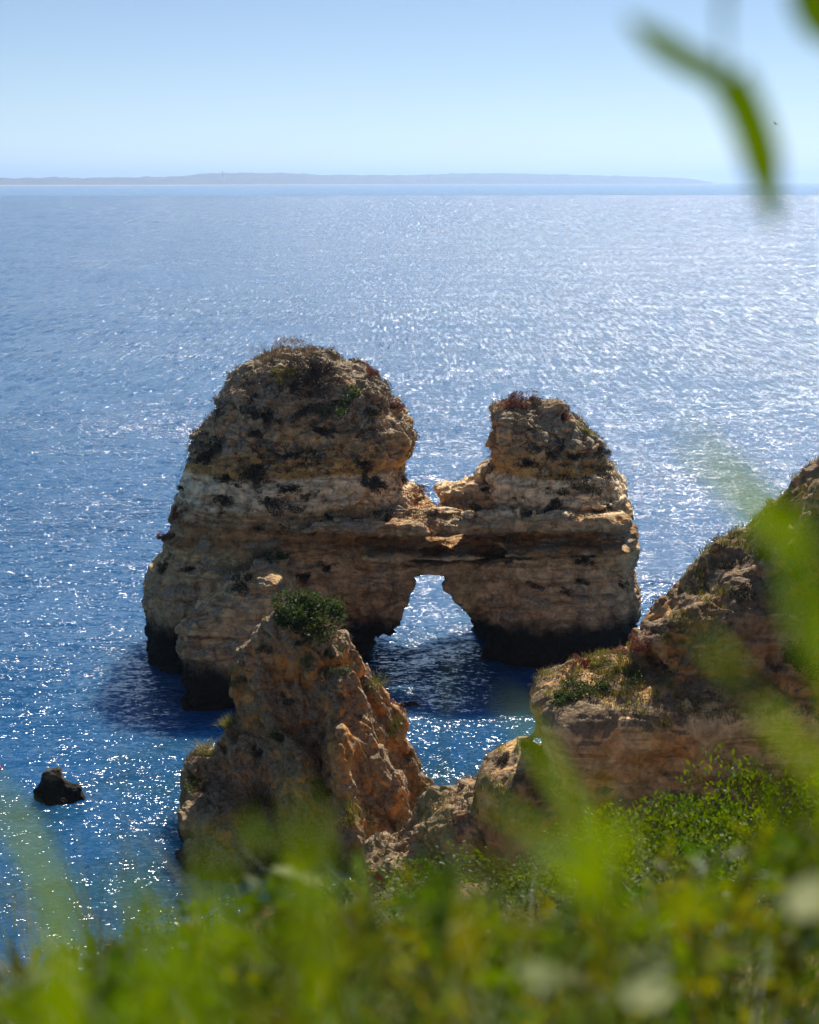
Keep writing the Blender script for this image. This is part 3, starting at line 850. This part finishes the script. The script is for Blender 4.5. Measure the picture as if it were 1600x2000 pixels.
ARCH_PLANTS = [
    (592, 690, 62, 'dry', 'tan dry shrub on the very summit of the left hump'),
    (559, 733, 42, 'yellow', 'bright yellow-green bush just below the left hump summit'),
    (528, 714, 46, 'drytuft', 'pale straw-coloured grass left of the left hump summit'),
    (612, 738, 90, 'grey', 'wide grey-brown scrub patch below the left hump summit'),
    (588, 764, 52, 'dark', 'dark bush below the yellow-green bush on the left hump'),
    (671, 787, 62, 'green', 'dark green bush right of the middle of the left hump top'),
    (494, 798, 48, 'dark', 'dark green bush on the upper left shoulder of the left hump'),
    (530, 822, 42, 'dark', 'dark bush left of centre in the upper left hump'),
    (597, 798, 72, 'grey', 'grey-brown scrub in the centre of the upper left hump'),
    (646, 812, 62, 'dry', 'tan twiggy shrub right of the grey scrub on the left hump'),
    (628, 838, 46, 'dark', 'round dark bush below the tan twiggy shrub on the left hump'),
    (733, 806, 38, 'dark', 'small dark bush near the right shoulder of the left hump'),
    (772, 796, 34, 'red', 'red-brown shrub on the right shoulder edge of the left hump'),
    (722, 727, 34, 'red', 'reddish shrub on the upper right rim of the left hump'),
    (494, 846, 44, 'grey', 'grey bush on the left side of the left hump at mid height'),
    (410, 896, 50, 'dark', 'big dark bush by the left outline of the left hump'),
    (541, 889, 26, 'dark', 'leftmost of four small dark bushes in a row across the left hump'),
    (562, 891, 24, 'dark', 'second from left of four small dark bushes in a row across the left hump'),
    (582, 893, 24, 'dark', 'third from left of four small dark bushes in a row across the left hump'),
    (617, 896, 34, 'dark', 'rightmost of four small dark bushes in a row across the left hump'),
    (711, 912, 40, 'dark', 'tall dark bush above the brown patch at the lower right of the left hump'),
    (730, 948, 56, 'grey', 'brown scrub patch at the lower right of the left hump'),
    (458, 940, 44, 'dark', 'dark bush at lower left of the left hump above the yellow band'),
    (497, 929, 44, 'dark', 'low dark bush just right of the one above the yellow band'),
    (570, 951, 46, 'dark', 'dark bush along the ledge at the foot of the left hump'),
    (606, 969, 26, 'green', 'small green bush on the pale band of the left hump'),
    (530, 981, 66, 'grey', 'grey-brown scrub on the pale band of the left hump'),
    (436, 976, 36, 'dark', 'dark bush on the left end of the pale band'),
    (650, 1013, 40, 'dark', 'dark shrub under the middle of the pale band'),
    (755, 1012, 58, 'grey', 'low flat brown scrub on the ledge left of the saddle'),
    (552, 1027, 30, 'dark', 'small dark shrub on the ledge below the pale band'),
    (505, 1031, 28, 'dark', 'small dark shrub left of the ledge below the pale band'),
    (357, 952, 30, 'green', 'green tuft-like bush sticking out from the left outline of the arch rock'),
    (347, 1004, 34, 'red', 'purple-red shrub on the left outline below the green bush'),
    (322, 1050, 30, 'red', 'reddish shrub lowest on the left outline of the arch rock'),
    (592, 1124, 38, 'dark', 'dark bush under the long ledge near the pinnacle top'),
    (637, 1113, 30, 'dark', 'dark bush hanging under the long ledge right of the pinnacle top'),
    (367, 1113, 28, 'dark', 'dark bush on the lower left face of the arch rock'),
    (318, 1112, 30, 'dark', 'dark bush at the left corner of the lower arch rock'),
    (788, 938, 34, 'dark', 'dark bush on the slope from the left hump to the saddle'),
    (818, 962, 34, 'red', 'reddish low shrub on the slope down to the saddle'),
    (845, 1004, 26, 'dark', 'dark little shrub in the saddle between the humps'),
    (541, 1090, 52, 'green', 'green-brown bush on the knob of the front buttress'),
    (468, 1112, 56, 'drytuft', 'sunlit dry grass on the left of the front buttress'),
    (505, 1090, 36, 'drytuft', 'tall dry grass stalks beside the bush on the front buttress'),
    (478, 1140, 60, 'dark', 'dark scrub under the dry grass of the front buttress'),
    (1015, 783, 44, 'red', 'reddish shrub on the summit of the right hump'),
    (1048, 787, 34, 'grey', 'grey-brown shrub right of the summit shrub of the right hump'),
    (1099, 813, 40, 'red', 'red-brown shrub on the upper right of the right hump'),
    (1146, 843, 40, 'yellow', 'olive bush on the right outline of the right hump'),
    (1044, 842, 28, 'dark', 'dark bush in the middle of the upper right hump'),
    (1095, 868, 34, 'dark', 'dark upright bush in the centre right of the right hump'),
    (1077, 886, 40, 'grey', 'grey-green bush in the centre of the right hump'),
    (1041, 904, 36, 'dark', 'dark bush low in the centre of the right hump'),
    (1121, 893, 28, 'dark', 'small dark bush to the right of the grey-green one on the right hump'),
    (1171, 914, 42, 'dark', 'dark bush at the lower right outline of the right hump'),
    (1182, 878, 32, 'grey', 'grey bush on the right outline of the right hump at mid height'),
    (954, 958, 40, 'dark', 'dark bush beside the pale fin at the left of the right hump'),
    (1137, 950, 60, 'dark', 'large dark bush on the white band of the right hump'),
    (1162, 960, 28, 'dark', 'dark shoot right of the large dark bush on the white band'),
    (1084, 990, 58, 'dark', 'large dark bush at the foot of the white band of the right hump'),
    (1073, 951, 22, 'dark', 'small dark bush between pale blocks of the white band'),
    (1182, 1000, 30, 'dark', 'dark shrub at the right end of the ledge under the white band'),
    (928, 998, 38, 'dark', 'dark shrub on the saddle ledge below the pale fin'),
    (1030, 1009, 36, 'grey', 'grey scrub on the ledge below the right hump'),
    (1034, 1093, 26, 'dark', 'small round dark bush under the cavity in the arch'),
    (1139, 1091, 50, 'dark', 'big dark bush on the face of the right pillar'),
    (1135, 1134, 28, 'dark', 'dark bush below the big one on the right pillar'),
    (1041, 1143, 28, 'grey', 'grey bush above the tide band of the right pillar'),
    (1102, 1154, 28, 'grey', 'grey shrub in the middle of the right pillar'),
    (1217, 1142, 24, 'dark', 'dark bush by the right edge of the right pillar')]
PYR_PLANTS = [
    (600, 1208, 122, 'big', 'large dense green bush crowning the pointed rock'),
    (548, 1204, 50, 'yellow', 'yellow-green bush at the left of the crowning green bush'),
    (648, 1222, 40, 'drytuft', 'tan grass right of the crowning green bush'),
    (589, 1254, 26, 'green', 'small green bush just below the crowning bush'),
    (652, 1280, 40, 'green', 'upper dark green bush in the gully right of the ridge'),
    (668, 1308, 38, 'green', 'lower dark green bush in the gully right of the ridge'),
    (634, 1310, 44, 'tuft', 'pale green feathery tuft on the top of the middle ridge'),
    (601, 1300, 28, 'tuft', 'small pale tuft left of the feathery one'),
    (731, 1335, 44, 'tuft', 'yellowish tuft on the right outline of the pointed rock'),
    (708, 1345, 44, 'grey', 'grey scrub left of the tuft on the right outline'),
    (761, 1428, 44, 'tuft', 'yellowish tuft on the right flank of the pointed rock'),
    (439, 1412, 42, 'tuft', 'spiky tuft sticking out of the left outline of the pointed rock'),
    (478, 1322, 42, 'green', 'green bush on the upper left flank of the pointed rock'),
    (410, 1464, 44, 'tuft', 'olive tuft on the lower left outline of the pointed rock'),
    (392, 1532, 62, 'yellow', 'mossy yellow-green cushion at the left foot of the pointed rock'),
    (398, 1542, 50, 'dry', 'tan dry shrub beside the mossy cushion'),
    (510, 1566, 52, 'drytuft', 'dry grass tuft low in the middle of the pointed rock'),
    (523, 1266, 34, 'grey', 'grey scrub left below the crowning bush'),
    (619, 1546, 50, 'dark', 'dark bush low on the right of the pointed rock'),
    (682, 1602, 60, 'tuft', 'yellow-green tuft at the right foot of the pointed rock'),
    (548, 1440, 44, 'dark', 'dark scrub in a hollow of the left face'),
    (500, 1470, 38, 'dark', 'dark scrub below the hollow of the left face'),
    (560, 1365, 40, 'grey', 'grey scrub between the two ridges'),
    (740, 1600, 56, 'dry', 'dry twiggy shrub on the low neck behind the grass')]
CLIFF_PLANTS = [
    (1534, 1002, 44, 'green', 'green bush leaning out near the top right of the cliff'),
    (1492, 1086, 46, 'green', 'green bush on the upper rim of the cliff'),
    (1429, 1104, 46, 'dark', 'dark bush left of the green one on the upper rim of the cliff'),
    (1250, 1258, 50, 'red', 'rust-red shrub in the notch of the cliff ledge'),
    (1202, 1276, 52, 'red', 'rust-red shrub on the crest of the cliff ledge'),
    (1138, 1300, 38, 'red', 'rust-red shrub at the left end of the cliff ledge crest'),
    (1170, 1298, 48, 'yellow', 'yellow-green bush on the cliff ledge'),
    (1217, 1300, 60, 'tuft', 'wide feathery olive tuft in the middle of the cliff ledge'),
    (1230, 1328, 50, 'green', 'green bush below the olive tuft on the cliff ledge'),
    (1149, 1348, 60, 'green', 'dark green bush near the left end of the cliff ledge'),
    (1106, 1366, 44, 'green', 'green bush at the left end of the cliff ledge'),
    (1262, 1290, 36, 'dry', 'tan shrub right of the olive tuft on the cliff ledge'),
    (1036, 1462, 40, 'green', 'green bush on the low shoulder left of the cliff'),
    (985, 1485, 44, 'grey', 'grey scrub on the slope of the low shoulder'),
    (1473, 1525, 70, 'green', 'wiry green bush hanging on the lower cliff face'),
    (1330, 1230, 44, 'grey', 'grey scrub on the sloping upper part of the cliff'),
    (1450, 1160, 56, 'dark', 'dark scrub patch high on the cliff face'),
    (1570, 1290, 70, 'dark', 'dark bush by the right edge of the cliff'),
    (1300, 1300, 40, 'grey', 'grey scrub among the blocks of the cliff')]
n_plant = 0
for where, rows in (('arch', ARCH_PLANTS), ('pyr', PYR_PLANTS), ('cliff', CLIFF_PLANTS)):
    for px, py, wpx, kind, label in rows:
        plant(where, px, py, wpx, kind, label, n_plant); n_plant += 1

# low scrub that covers the weathered tops; nobody could count it
def scrub(name, rock, cond, n, size, mat, label, seed, blade=False):
    me = rock.data
    co = np.empty(len(me.vertices) * 3, np.float32); me.vertices.foreach_get('co', co); co = co.reshape(-1, 3)
    no = np.empty(len(me.vertices) * 3, np.float32); me.vertices.foreach_get('normal', no); no = no.reshape(-1, 3)
    g = np.random.default_rng(seed)
    idx = np.nonzero(cond(co[:, 0], co[:, 1], co[:, 2], no))[0]
    if len(idx) == 0: return
    idx = g.choice(idx, min(n, len(idx)), replace=False)
    if blade:
        P = np.repeat(co[idx], 9, 0) + g.normal(size=(len(idx) * 9, 3)) * (size * 0.3, size * 0.3, 0.0)
        V, F = blades(P.astype(float), g, size, 0.03, 0.7, 2)
    else:
        P = np.repeat(co[idx], 14, 0) + g.normal(size=(len(idx) * 14, 3)) * (size * 0.5, size * 0.5, size * 0.25)
        V, F = leaves_at(P, g, size * 0.42, 0.4)
    tag(obj(name, np_mesh(name, V, F, False), M[mat]), label, 'scrub', kind='stuff')

scrub('low_scrub', arch, lambda x, y, z, n: (z > 13.5) & (n[:, 2] > 0.0) & (fbm(x, y, z, 2.5, 3, off=1.5) > 0.02), 4200, 0.36, 'grey_leaf', 'grey-brown scrub covering the tops of the sea arch', 91)
scrub('low_scrub', arch, lambda x, y, z, n: (z > 9.5) & (n[:, 2] > 0.12) & (fbm(x, y, z, 1.6, 3, off=2.5) > 0.14), 2600, 0.26, 'dark_leaf', 'dark low scrub on the ledges of the sea arch', 92)
scrub('dry_grass', arch, lambda x, y, z, n: (z > 8.5) & (n[:, 2] > 0.5) & (fbm(x, y, z, 2.0, 2, off=3.5) > 0.1), 700, 0.42, 'dry_leaf', 'dry grass on the flat spots of the sea arch', 93, True)
scrub('low_scrub', arch, lambda x, y, z, n: (z > 9.8) & (z < 15.5) & (x > -1.5) & (x < 6.5) & (n[:, 2] > 0.3) & (y < 128) & (fbm(x, y, z, 1.2, 3, off=4.5) > -0.05), 900, 0.24, 'red_leaf', 'red-brown scrub in the saddle of the sea arch', 98)
scrub('low_scrub', pyr, lambda x, y, z, n: (z > 2.0) & (n[:, 2] > 0.2) & (fbm(x, y, z, 1.6, 3, off=1.5) > 0.15), 900, 0.22, 'grey_leaf', 'grey scrub on the ridges of the pointed rock', 94)
scrub('dry_grass', pyr, lambda x, y, z, n: (z > 1.5) & (n[:, 2] > 0.45) & (fbm(x, y, z, 1.5, 2, off=2.0) > 0.1), 600, 0.34, 'dry_leaf', 'dry grass on the ridges of the pointed rock', 95, True)
scrub('low_scrub', cliff, lambda x, y, z, n: (z > 8.0) & (n[:, 2] > 0.3) & (fbm(x, y, z, 1.8, 3, off=1.5) > 0.08), 1500, 0.26, 'grey_leaf', 'grey-brown scrub on the cliff top', 96)
scrub('dry_grass', cliff, lambda x, y, z, n: (z > 6.0) & (n[:, 2] > 0.5) & (fbm(x, y, z, 1.5, 2, off=2.0) > 0.1), 700, 0.36, 'yellow_leaf', 'yellow grass on the cliff top', 97, True)

# ------------------------------------------------------------------ bushes on the hillside
def near_bush_mesh(seed):
    g = np.random.default_rng(seed)
    P = clump_points(g, 8000, 26, 0.85, spread=0.24, r0=0.09, r1=0.22)
    V, F = leaves_at(P, g, 0.027, 0.45, 0.5)
    fol = np_mesh('foliage', V, F, False); fol.materials.append(M['shrub_leaf'])
    sv, sf = [], []
    for k in range(9):
        e = P[g.integers(0, len(P))] * 0.9
        a = np.linspace(0, 1, 5)[:, None]
        path = a * e + np.stack([0.05 * np.sin(a[:, 0] * 3), 0.04 * np.sin(a[:, 0] * 5), 0 * a[:, 0]], 1)
        for j in range(5):
            r = 0.011 * (1 - 0.7 * j / 4)
            for q in range(4):
                sv.append(path[j] + np.array([math.cos(q * 1.5708) * r, math.sin(q * 1.5708) * r, 0]))
        b = k * 20
        for j in range(4):
            for q in range(4):
                sf.append((b + j * 4 + q, b + j * 4 + (q + 1) % 4, b + j * 4 + 4 + (q + 1) % 4, b + j * 4 + 4 + q))
    st = np_mesh('stem', np.array(sv), np.array(sf), True); st.materials.append(M['stem'])
    return fol, st
NEAR = [near_bush_mesh(200 + k) for k in range(3)]
BUSHES = [  # px, distance, width, height, label
    (1290, 23.0, 2.6, 1.5, 'leafy green bush under the cream cliff face'),
    (1440, 21.0, 2.8, 2.0, 'tall leafy green bush at the right under the wiry cliff bush'),
    (1590, 19.0, 2.6, 1.9, 'leafy green bush at the right edge of the picture'),
    (1180, 20.0, 2.2, 1.0, 'low green bush left of the leafy bush under the cream cliff'),
    (1010, 19.0, 2.4, 0.95, 'green bush in the middle foreground below the dark hollow'),
    (850, 17.5, 2.4, 0.8, 'green bush in the foreground below the low rock neck'),
    (690, 17.0, 2.2, 0.85, 'yellow-lit bush in the foreground right of the middle'),
    (560, 17.0, 2.2, 0.9, 'yellow-lit bush in the foreground below the pointed rock'),
    (440, 16.0, 2.0, 1.0, 'green bush in the foreground left of the pointed rock foot'),
    (1350, 13.0, 2.0, 0.9, 'dark green bush in the lower right foreground'),
    (1130, 12.5, 2.0, 0.8, 'green bush near the bottom edge right of the middle'),
    (900, 12.0, 2.0, 0.75, 'green bush near the bottom edge in the middle'),
    (700, 11.5, 1.9, 0.75, 'green bush near the bottom edge left of the middle'),
    (480, 11.0, 1.8, 0.75, 'green bush near the bottom edge under the pointed rock'),
    (1540, 11.0, 2.0, 1.0, 'green bush in the bottom right corner')]
for i, (px, Y, wd, ht, label) in enumerate(BUSHES):
    x = (px - 800) / FPX * Y / CP * 0.98
    e = bpy.data.objects.new('leafy_bush', None); link(e)
    e.location = (x, Y, float(ground_z(x, Y)) - 0.08)
    e.rotation_euler = (0, 0, i * 1.7)
    e.scale = (wd, wd, ht * 1.75)
    tag(e, label, 'bush', 'bushes on the near hillside')
    fol, st = NEAR[i % 3]
    obj('foliage', fol, None, e); obj('stem', st, None, e)

# ------------------------------------------------------------------ grass on the hillside (nobody could count it)
def hill_grass(name, n, y0, y1, mat, py_hi, py_lo, width, seed, label, hmax=1.5, px0=-60, px1=1660, power=1.0):
    g = np.random.default_rng(seed)
    Y = y0 * (y1 / y0) ** g.random(n)
    px = g.uniform(px0, px1, n)
    x = (px - 800) / FPX * Y / CP
    z = ground_z(x, Y)
    tip = py_hi + (py_lo - py_hi) * g.random(n) ** power
    v = (1000 - tip) / FPX
    ztip = CAM_H + Y * (-SP + v * CP) / (CP + v * SP)
    h = ztip - z
    m = (h > 0.12)
    h = np.minimum(h, hmax)
    V, F = blades(np.stack([x, Y, z - 0.02], 1)[m], g, h[m] * 1.1, width, 0.95, 6, 0.45)
    tag(obj(name, np_mesh(name, V, F, True), M[mat]), label, 'grass', kind='stuff')
hill_grass('meadow_grass', 900, 0.9, 3.0, 'blade', 1710, 2090, 0.006, 301, 'tall fresh green grass close to the camera, out of focus', 1.3)
hill_grass('meadow_grass', 550, 0.9, 3.0, 'blade_yellow', 1700, 2090, 0.005, 306, 'thin yellowish grass close to the camera, out of focus', 1.4)
hill_grass('meadow_grass', 2600, 3.0, 9.0, 'blade', 1740, 2060, 0.009, 303, 'green grass a few metres down the slope', 1.2)
hill_grass('meadow_grass', 2000, 3.0, 12.0, 'blade_yellow', 1740, 2060, 0.008, 304, 'yellow grass a few metres down the slope', 1.2)
hill_grass('meadow_grass', 4000, 9.0, 24.0, 'blade', 1700, 2060, 0.014, 305, 'green grass at the far edge of the hillside', 0.6, 380)

def leafy_stems(name, n, y0, y1, mat, tips, seed, label, leaf=0.045, ratio=0.26, per=16, px0=-80, px1=1680):
    """upright herbs with alternate leaves, rooted on the bank in front of the camera"""
    g = np.random.default_rng(seed)
    Vs, Fs, base = [], [], 0
    for k in range(n):
        Y = y0 * (y1 / y0) ** g.random(); px = g.uniform(px0, px1)
        x = (px - 800) / FPX * Y / CP; z = float(ground_z(x, Y))
        tip = at(px, np.interp(px, [t[0] for t in tips], [t[1] for t in tips]) + abs(g.normal()) * 190, Y)
        L = tip.z - z
        if L < 0.2: continue
        root = np.array([x, Y, z - 0.02]); top = np.array(tuple(tip)) + g.normal(size=3) * (0.03, 0.05, 0)
        bend = g.normal(size=3) * (0.06, 0.06, 0)
        def P(t): return root + (top - root) * t + bend * math.sin(t * 3.1)
        rows = []
        for j in range(7):
            p = P(j / 6); r = 0.0022 * (1.1 - j / 7)
            rows += [p + (r, 0, 0), p + (-r * 0.5, r, 0), p + (-r * 0.5, -r, 0)]
        Vs.append(np.array(rows))
        Fs.append(np.array([(j * 3 + q, j * 3 + (q + 1) % 3, j * 3 + 3 + (q + 1) % 3, j * 3 + 3 + q) for j in range(6) for q in range(3)]) + base)
        base += 21
        t = 1 - np.minimum(g.exponential(0.13, per), 0.6) * min(1.0, 0.9 / L)
        pts = np.array([P(q) for q in t])
        V, F = leaves_at(pts, g, leaf, ratio, 0.5)
        Vs.append(V); Fs.append(F + base); base += len(V)
    tag(obj(name, np_mesh(name, np.concatenate(Vs), np.concatenate(Fs), False), M[mat]), label, 'herbs', kind='stuff')
TIPS = [(-80, 1870), (150, 1840), (350, 1715), (600, 1690), (900, 1735), (1100, 1725), (1250, 1630), (1680, 1570)]
leafy_stems('leafy_herbs', 13, 0.6, 1.2, 'blade', [(p, q + 60) for p, q in TIPS], 311, 'blurred green leafy stems right in front of the camera', 0.04, 0.22, 12)
leafy_stems('leafy_herbs', 9, 0.6, 1.2, 'blade_yellow', [(p, q + 60) for p, q in TIPS], 312, 'blurred yellow-green leafy stems right in front of the camera', 0.04, 0.22, 12)
leafy_stems('leafy_herbs', 110, 1.4, 4.5, 'blade', TIPS, 313, 'green leafy stems behind the nearest ones', 0.05, 0.24, 26)
leafy_stems('leafy_herbs', 90, 1.4, 4.5, 'blade_yellow', TIPS, 315, 'yellow-green leafy stems behind the nearest ones', 0.045, 0.24, 26)
leafy_stems('leafy_herbs', 120, 2.2, 7.0, 'shrub_leaf', [(p, q + 40) for p, q in TIPS], 316, 'dark green leafy stems in the middle of the bank', 0.06, 0.35, 30)

def ribbon(name, path, width, mat, parent=None, fold=0.12):
    """a grass blade or leaf along a path: two halves folded along the midrib"""
    P = np.array([tuple(p) for p in path], float)
    # smooth the path
    for _ in range(3):
        Q2 = np.empty((2 * len(P) - 1, 3)); Q2[0::2] = P; Q2[1::2] = (P[:-1] + P[1:]) / 2
        Q2[1:-1] = (Q2[:-2] + 2 * Q2[1:-1] + Q2[2:]) / 4
        P = Q2
    n = len(P)
    T = np.gradient(P, axis=0); T /= np.linalg.norm(T, axis=1, keepdims=True)
    S = np.cross(T, np.array([0.15, 1.0, 0.25])); S /= np.linalg.norm(S, axis=1, keepdims=True)
    U = np.cross(S, T)
    t = np.linspace(0, 1, n)
    w = width * 0.5 * np.clip(np.minimum((t + 0.02) * 3.2, 1.0), 0, 1) ** 0.7
    V = np.concatenate([P - S * w[:, None] + U * (w * fold)[:, None], P, P + S * w[:, None] + U * (w * fold)[:, None]])
    i = np.arange(n - 1)
    F = np.concatenate([np.stack([i, i + 1, i + 1 + n, i + n], 1), np.stack([i + n, i + n + 1, i + 2 * n + 1, i + 2 * n], 1)])
    return obj(name, np_mesh(name, V, F, True), M[mat], parent)

TALL = [  # tip first, then down to the ground; distance, width, material, label
    ([(1330, 840), (1420, 925), (1510, 1020), (1600, 1140), (1680, 1350)], 0.52, 0.010, 'stalk', 'thin blurred green blade across the glittering water right of the arch'),
    ([(1360, 1225), (1440, 1320), (1530, 1430), (1640, 1560), (1760, 1740)], 0.55, 0.0068, 'stalk', 'broad blurred green blade across the right cliff'),
    ([(985, 1365), (1045, 1440), (1110, 1560), (1170, 1690), (1220, 1880)], 0.6, 0.0062, 'stalk', 'broad blurred blade in front of the low shoulder left of the cliff'),
    ([(935, 1550), (1030, 1610), (1140, 1690), (1230, 1830)], 0.62, 0.0062, 'stalk', 'broad blurred blade leaning left over the low rock neck'),
    ([(-60, 1490), (20, 1590), (90, 1700), (150, 1880)], 0.5, 0.008, 'stalk', 'blurred green blade by the dark rock at the left edge'),
    ([(590, 1555), (600, 1640), (610, 1760), (620, 1900)], 0.42, 0.005, 'blade', 'upright yellowish blurred blade in front of the pointed rock'),
    ([(1640, 960), (1575, 1060), (1555, 1160), (1610, 1290), (1720, 1420), (1800, 1700)], 0.4, 0.006, 'stalk', 'wide olive blurred blade at the right edge before the cliff top'),
    ([(430, 1630), (420, 1720), (405, 1830), (400, 1950)], 0.42, 0.006, 'blade', 'yellow blurred blade over the left foot of the pointed rock'),
    ([(1420, 1450), (1500, 1530), (1600, 1630), (1720, 1780)], 0.5, 0.007, 'stalk', 'lower broad blurred blade on the right in front of the cliff foot'),
    ([(250, 1700), (290, 1790), (320, 1900), (330, 2000)], 0.45, 0.006, 'stalk', 'blurred green blade rising before the water left of the pointed rock'),
    ([(130, 1800), (110, 1880), (105, 1960)], 0.45, 0.007, 'blade', 'short yellow blurred blade in the bottom left corner')]
for path, Y, wd, mat, label in TALL:
    pts = [at(px, py, Y + 0.02 * k) for k, (px, py) in enumerate(path)]
    last = pts[-1]
    gz = float(ground_z(last.x, last.y))
    pts.append(Vector((last.x + 0.02, last.y, (last.z + gz) / 2)))
    pts.append(Vector((last.x + 0.02, last.y + 0.02, gz - 0.03)))
    tag(ribbon('grass_stalk', pts, wd, mat), label, 'grass blade', 'tall blades close to the camera')

# arching sprig whose leaves hang into the top right corner
def sprig():
    Y = 0.80
    e = bpy.data.objects.new('arching_sprig', None); link(e)
    tag(e, 'blurred green sprig hanging into the top right corner of the sky', 'sprig')
    root = Vector((0.52, 0.86, float(ground_z(0.52, 0.86)) - 0.03))
    stem = [at(1420, 150, Y), at(1408, 40, Y), at(1420, -60, Y), at(1520, -180, Y), at(1720, -230, Y), Vector((0.40, 0.83, 35.10)), Vector((0.50, 0.86, 34.6)), root]
    ribbon('stem', stem, 0.005, 'sprig_leaf', e)
    ribbon('leaf', [at(1225, 35, Y - .02), at(1300, 95, Y - .01), at(1370, 135, Y), at(1420, 150, Y)], 0.013, 'sprig_leaf', e)
    ribbon('leaf', [at(1512, 440, Y + .02), at(1494, 330, Y + .02), at(1468, 240, Y + .01), at(1435, 175, Y), at(1420, 150, Y)], 0.019, 'sprig_leaf', e)
    ribbon('leaf', [at(1545, -30, Y), at(1600, 20, Y), at(1680, 40, Y), at(1750, -60, Y), at(1720, -230, Y)], 0.030, 'sprig_leaf', e)
sprig()

# pale leaves; their whitish sun highlights are put into the leaf colour
for px, py, Y, wd, label in ((1066, 1915, 1.15, 0.022, 'pale blurred leaf near the bottom edge right of the middle'), (1262, 1955, 1.15, 0.03, 'pale blurred leaf lying low near the bottom edge on the right'),
                             (1590, 1770, 1.0, 0.035, 'pale blurred leaf at the right edge of the foreground'), (585, 1715, 2.6, 0.022, 'small pale leaf above the grass left of the middle')):
    c = at(px, py, Y); k = Y * 0.011
    gz = float(ground_z(c.x, Y))
    e = bpy.data.objects.new('pale_leaf_plant', None); link(e); e.location = (0, 0, 0)
    tag(e, label, 'leaf', 'pale leaves in the foreground')
    ribbon('leaf', [c + Vector((-k * 1.6, 0, k * 0.6)), c + Vector((0, 0, k * 0.3)), c + Vector((k * 1.2, 0.01, -k * 0.5))], wd, 'pale_leaf', e)
    ribbon('stem', [c + Vector((k * 1.2, 0.01, -k * 0.5)), c + Vector((k * 1.6, 0.01, -0.1)), Vector((c.x + 0.03, Y, gz - 0.02))], 0.003, 'blade', e)

# ------------------------------------------------------------------ gulls, buoy, far tower
def gull(px, py, Y, span, bank, head, label):
    e = bpy.data.objects.new('gull', None); link(e)
    e.location = at(px, py, Y); e.rotation_euler = (0.1, bank, head)
    tag(e, label, 'gull', 'gulls over the bay')
    ring = []
    for y, r in ((-0.24, 0.01), (-0.16, 0.05), (-0.02, 0.075), (0.10, 0.06), (0.16, 0.045), (0.20, 0.045), (0.25, 0.012)):
        ring.append([(math.cos(a * math.pi / 4) * r, y, math.sin(a * math.pi / 4) * r * 0.85) for a in range(8)])
    V = np.array(ring).reshape(-1, 3) * span
    F = np.array([(i * 8 + j, i * 8 + (j + 1) % 8, i * 8 + 8 + (j + 1) % 8, i * 8 + 8 + j) for i in range(6) for j in range(8)])
    obj('body', np_mesh('body', V, F), M['gull'], e)
    for s in (-1, 1):
        rows = []
        for t, z, sw, c in ((0.04, 0.02, 0.0, 0.16), (0.20, 0.10, 0.03, 0.15), (0.34, 0.11, 0.0, 0.11), (0.50, 0.06, -0.07, 0.02)):
            rows.append([(s * t, sw + c / 2, z), (s * t, sw, z + 0.012), (s * t, sw - c / 2, z), (s * t, sw, z - 0.006)])
        V = np.array(rows).reshape(-1, 3) * span
        F = np.array([(i * 4 + j, i * 4 + (j + 1) % 4, i * 4 + 4 + (j + 1) % 4, i * 4 + 4 + j) for i in range(3) for j in range(4)])
        obj('wing', np_mesh('wing', V, F), M['gull'], e)
gull(1515, 242, 230, 1.35, 0.45, 0.4, 'gull flying in the pale sky at the upper right')
gull(124, 752, 330, 1.2, -1.1, 0.3, 'gull skimming over the glittering water at the far left')
gull(174, 739, 420, 1.0, 0.2, 1.2, 'tiny gull over the water to the right of the lower gull')

def lathe(prof, n=16):
    V = np.array([(r * math.cos(a * 2 * math.pi / n), r * math.sin(a * 2 * math.pi / n), z) for r, z in prof for a in range(n)])
    F = np.array([(i * n + j, i * n + (j + 1) % n, i * n + n + (j + 1) % n, i * n + n + j) for i in range(len(prof) - 1) for j in range(n)])
    return V, F
V, F = lathe([(0.01, -0.2), (0.2, -0.15), (0.28, 0.02), (0.24, 0.2), (0.12, 0.3), (0.05, 0.34), (0.05, 0.5), (0.01, 0.52)])
b = obj('buoy', np_mesh('buoy', V, F), M['buoy']); b.location = at_z(-6, 1502)
tag(b, 'pink buoy floating at the left edge of the picture', 'buoy')
V, F = lathe([(9, -25), (8, 8), (6, 14), (6, 26), (7.5, 27), (7.5, 30), (0.5, 33)], 12)
t = obj('lookout_tower', np_mesh('lookout_tower', V, F, False), M['tower'])
c = at(437, 337, 17000); t.location = (c.x, 16900, 108)
tag(t, 'tiny pale tower on the ridge of the far coast', 'tower')

# ------------------------------------------------------------------ haze
def haze():
    x0, x1, y0, y1, z0, z1 = -52000, 52000, -500, 58000, -8, 330
    V = np.array([(x, y, z) for x in (x0, x1) for y in (y0, y1) for z in (z0, z1)], float)
    F = np.array([(0, 1, 3, 2), (4, 6, 7, 5), (0, 4, 5, 1), (2, 3, 7, 6), (0, 2, 6, 4), (1, 5, 7, 3)])
    m = bpy.data.materials.new('sea_haze'); m.use_nodes = True
    t = m.node_tree; t.nodes.clear()
    o = t.nodes.new('ShaderNodeOutputMaterial'); v = t.nodes.new('ShaderNodeVolumePrincipled')
    v.inputs['Color'].default_value = (0.50, 0.68, 0.94, 1)
    v.inputs['Density'].default_value = HAZE
    v.inputs['Anisotropy'].default_value = 0.5
    t.links.new(v.outputs[0], o.inputs['Volume'])
    tag(obj('haze', np_mesh('haze', V, F, False), m), kind='stuff')
HAZE = 5.2e-5
haze()
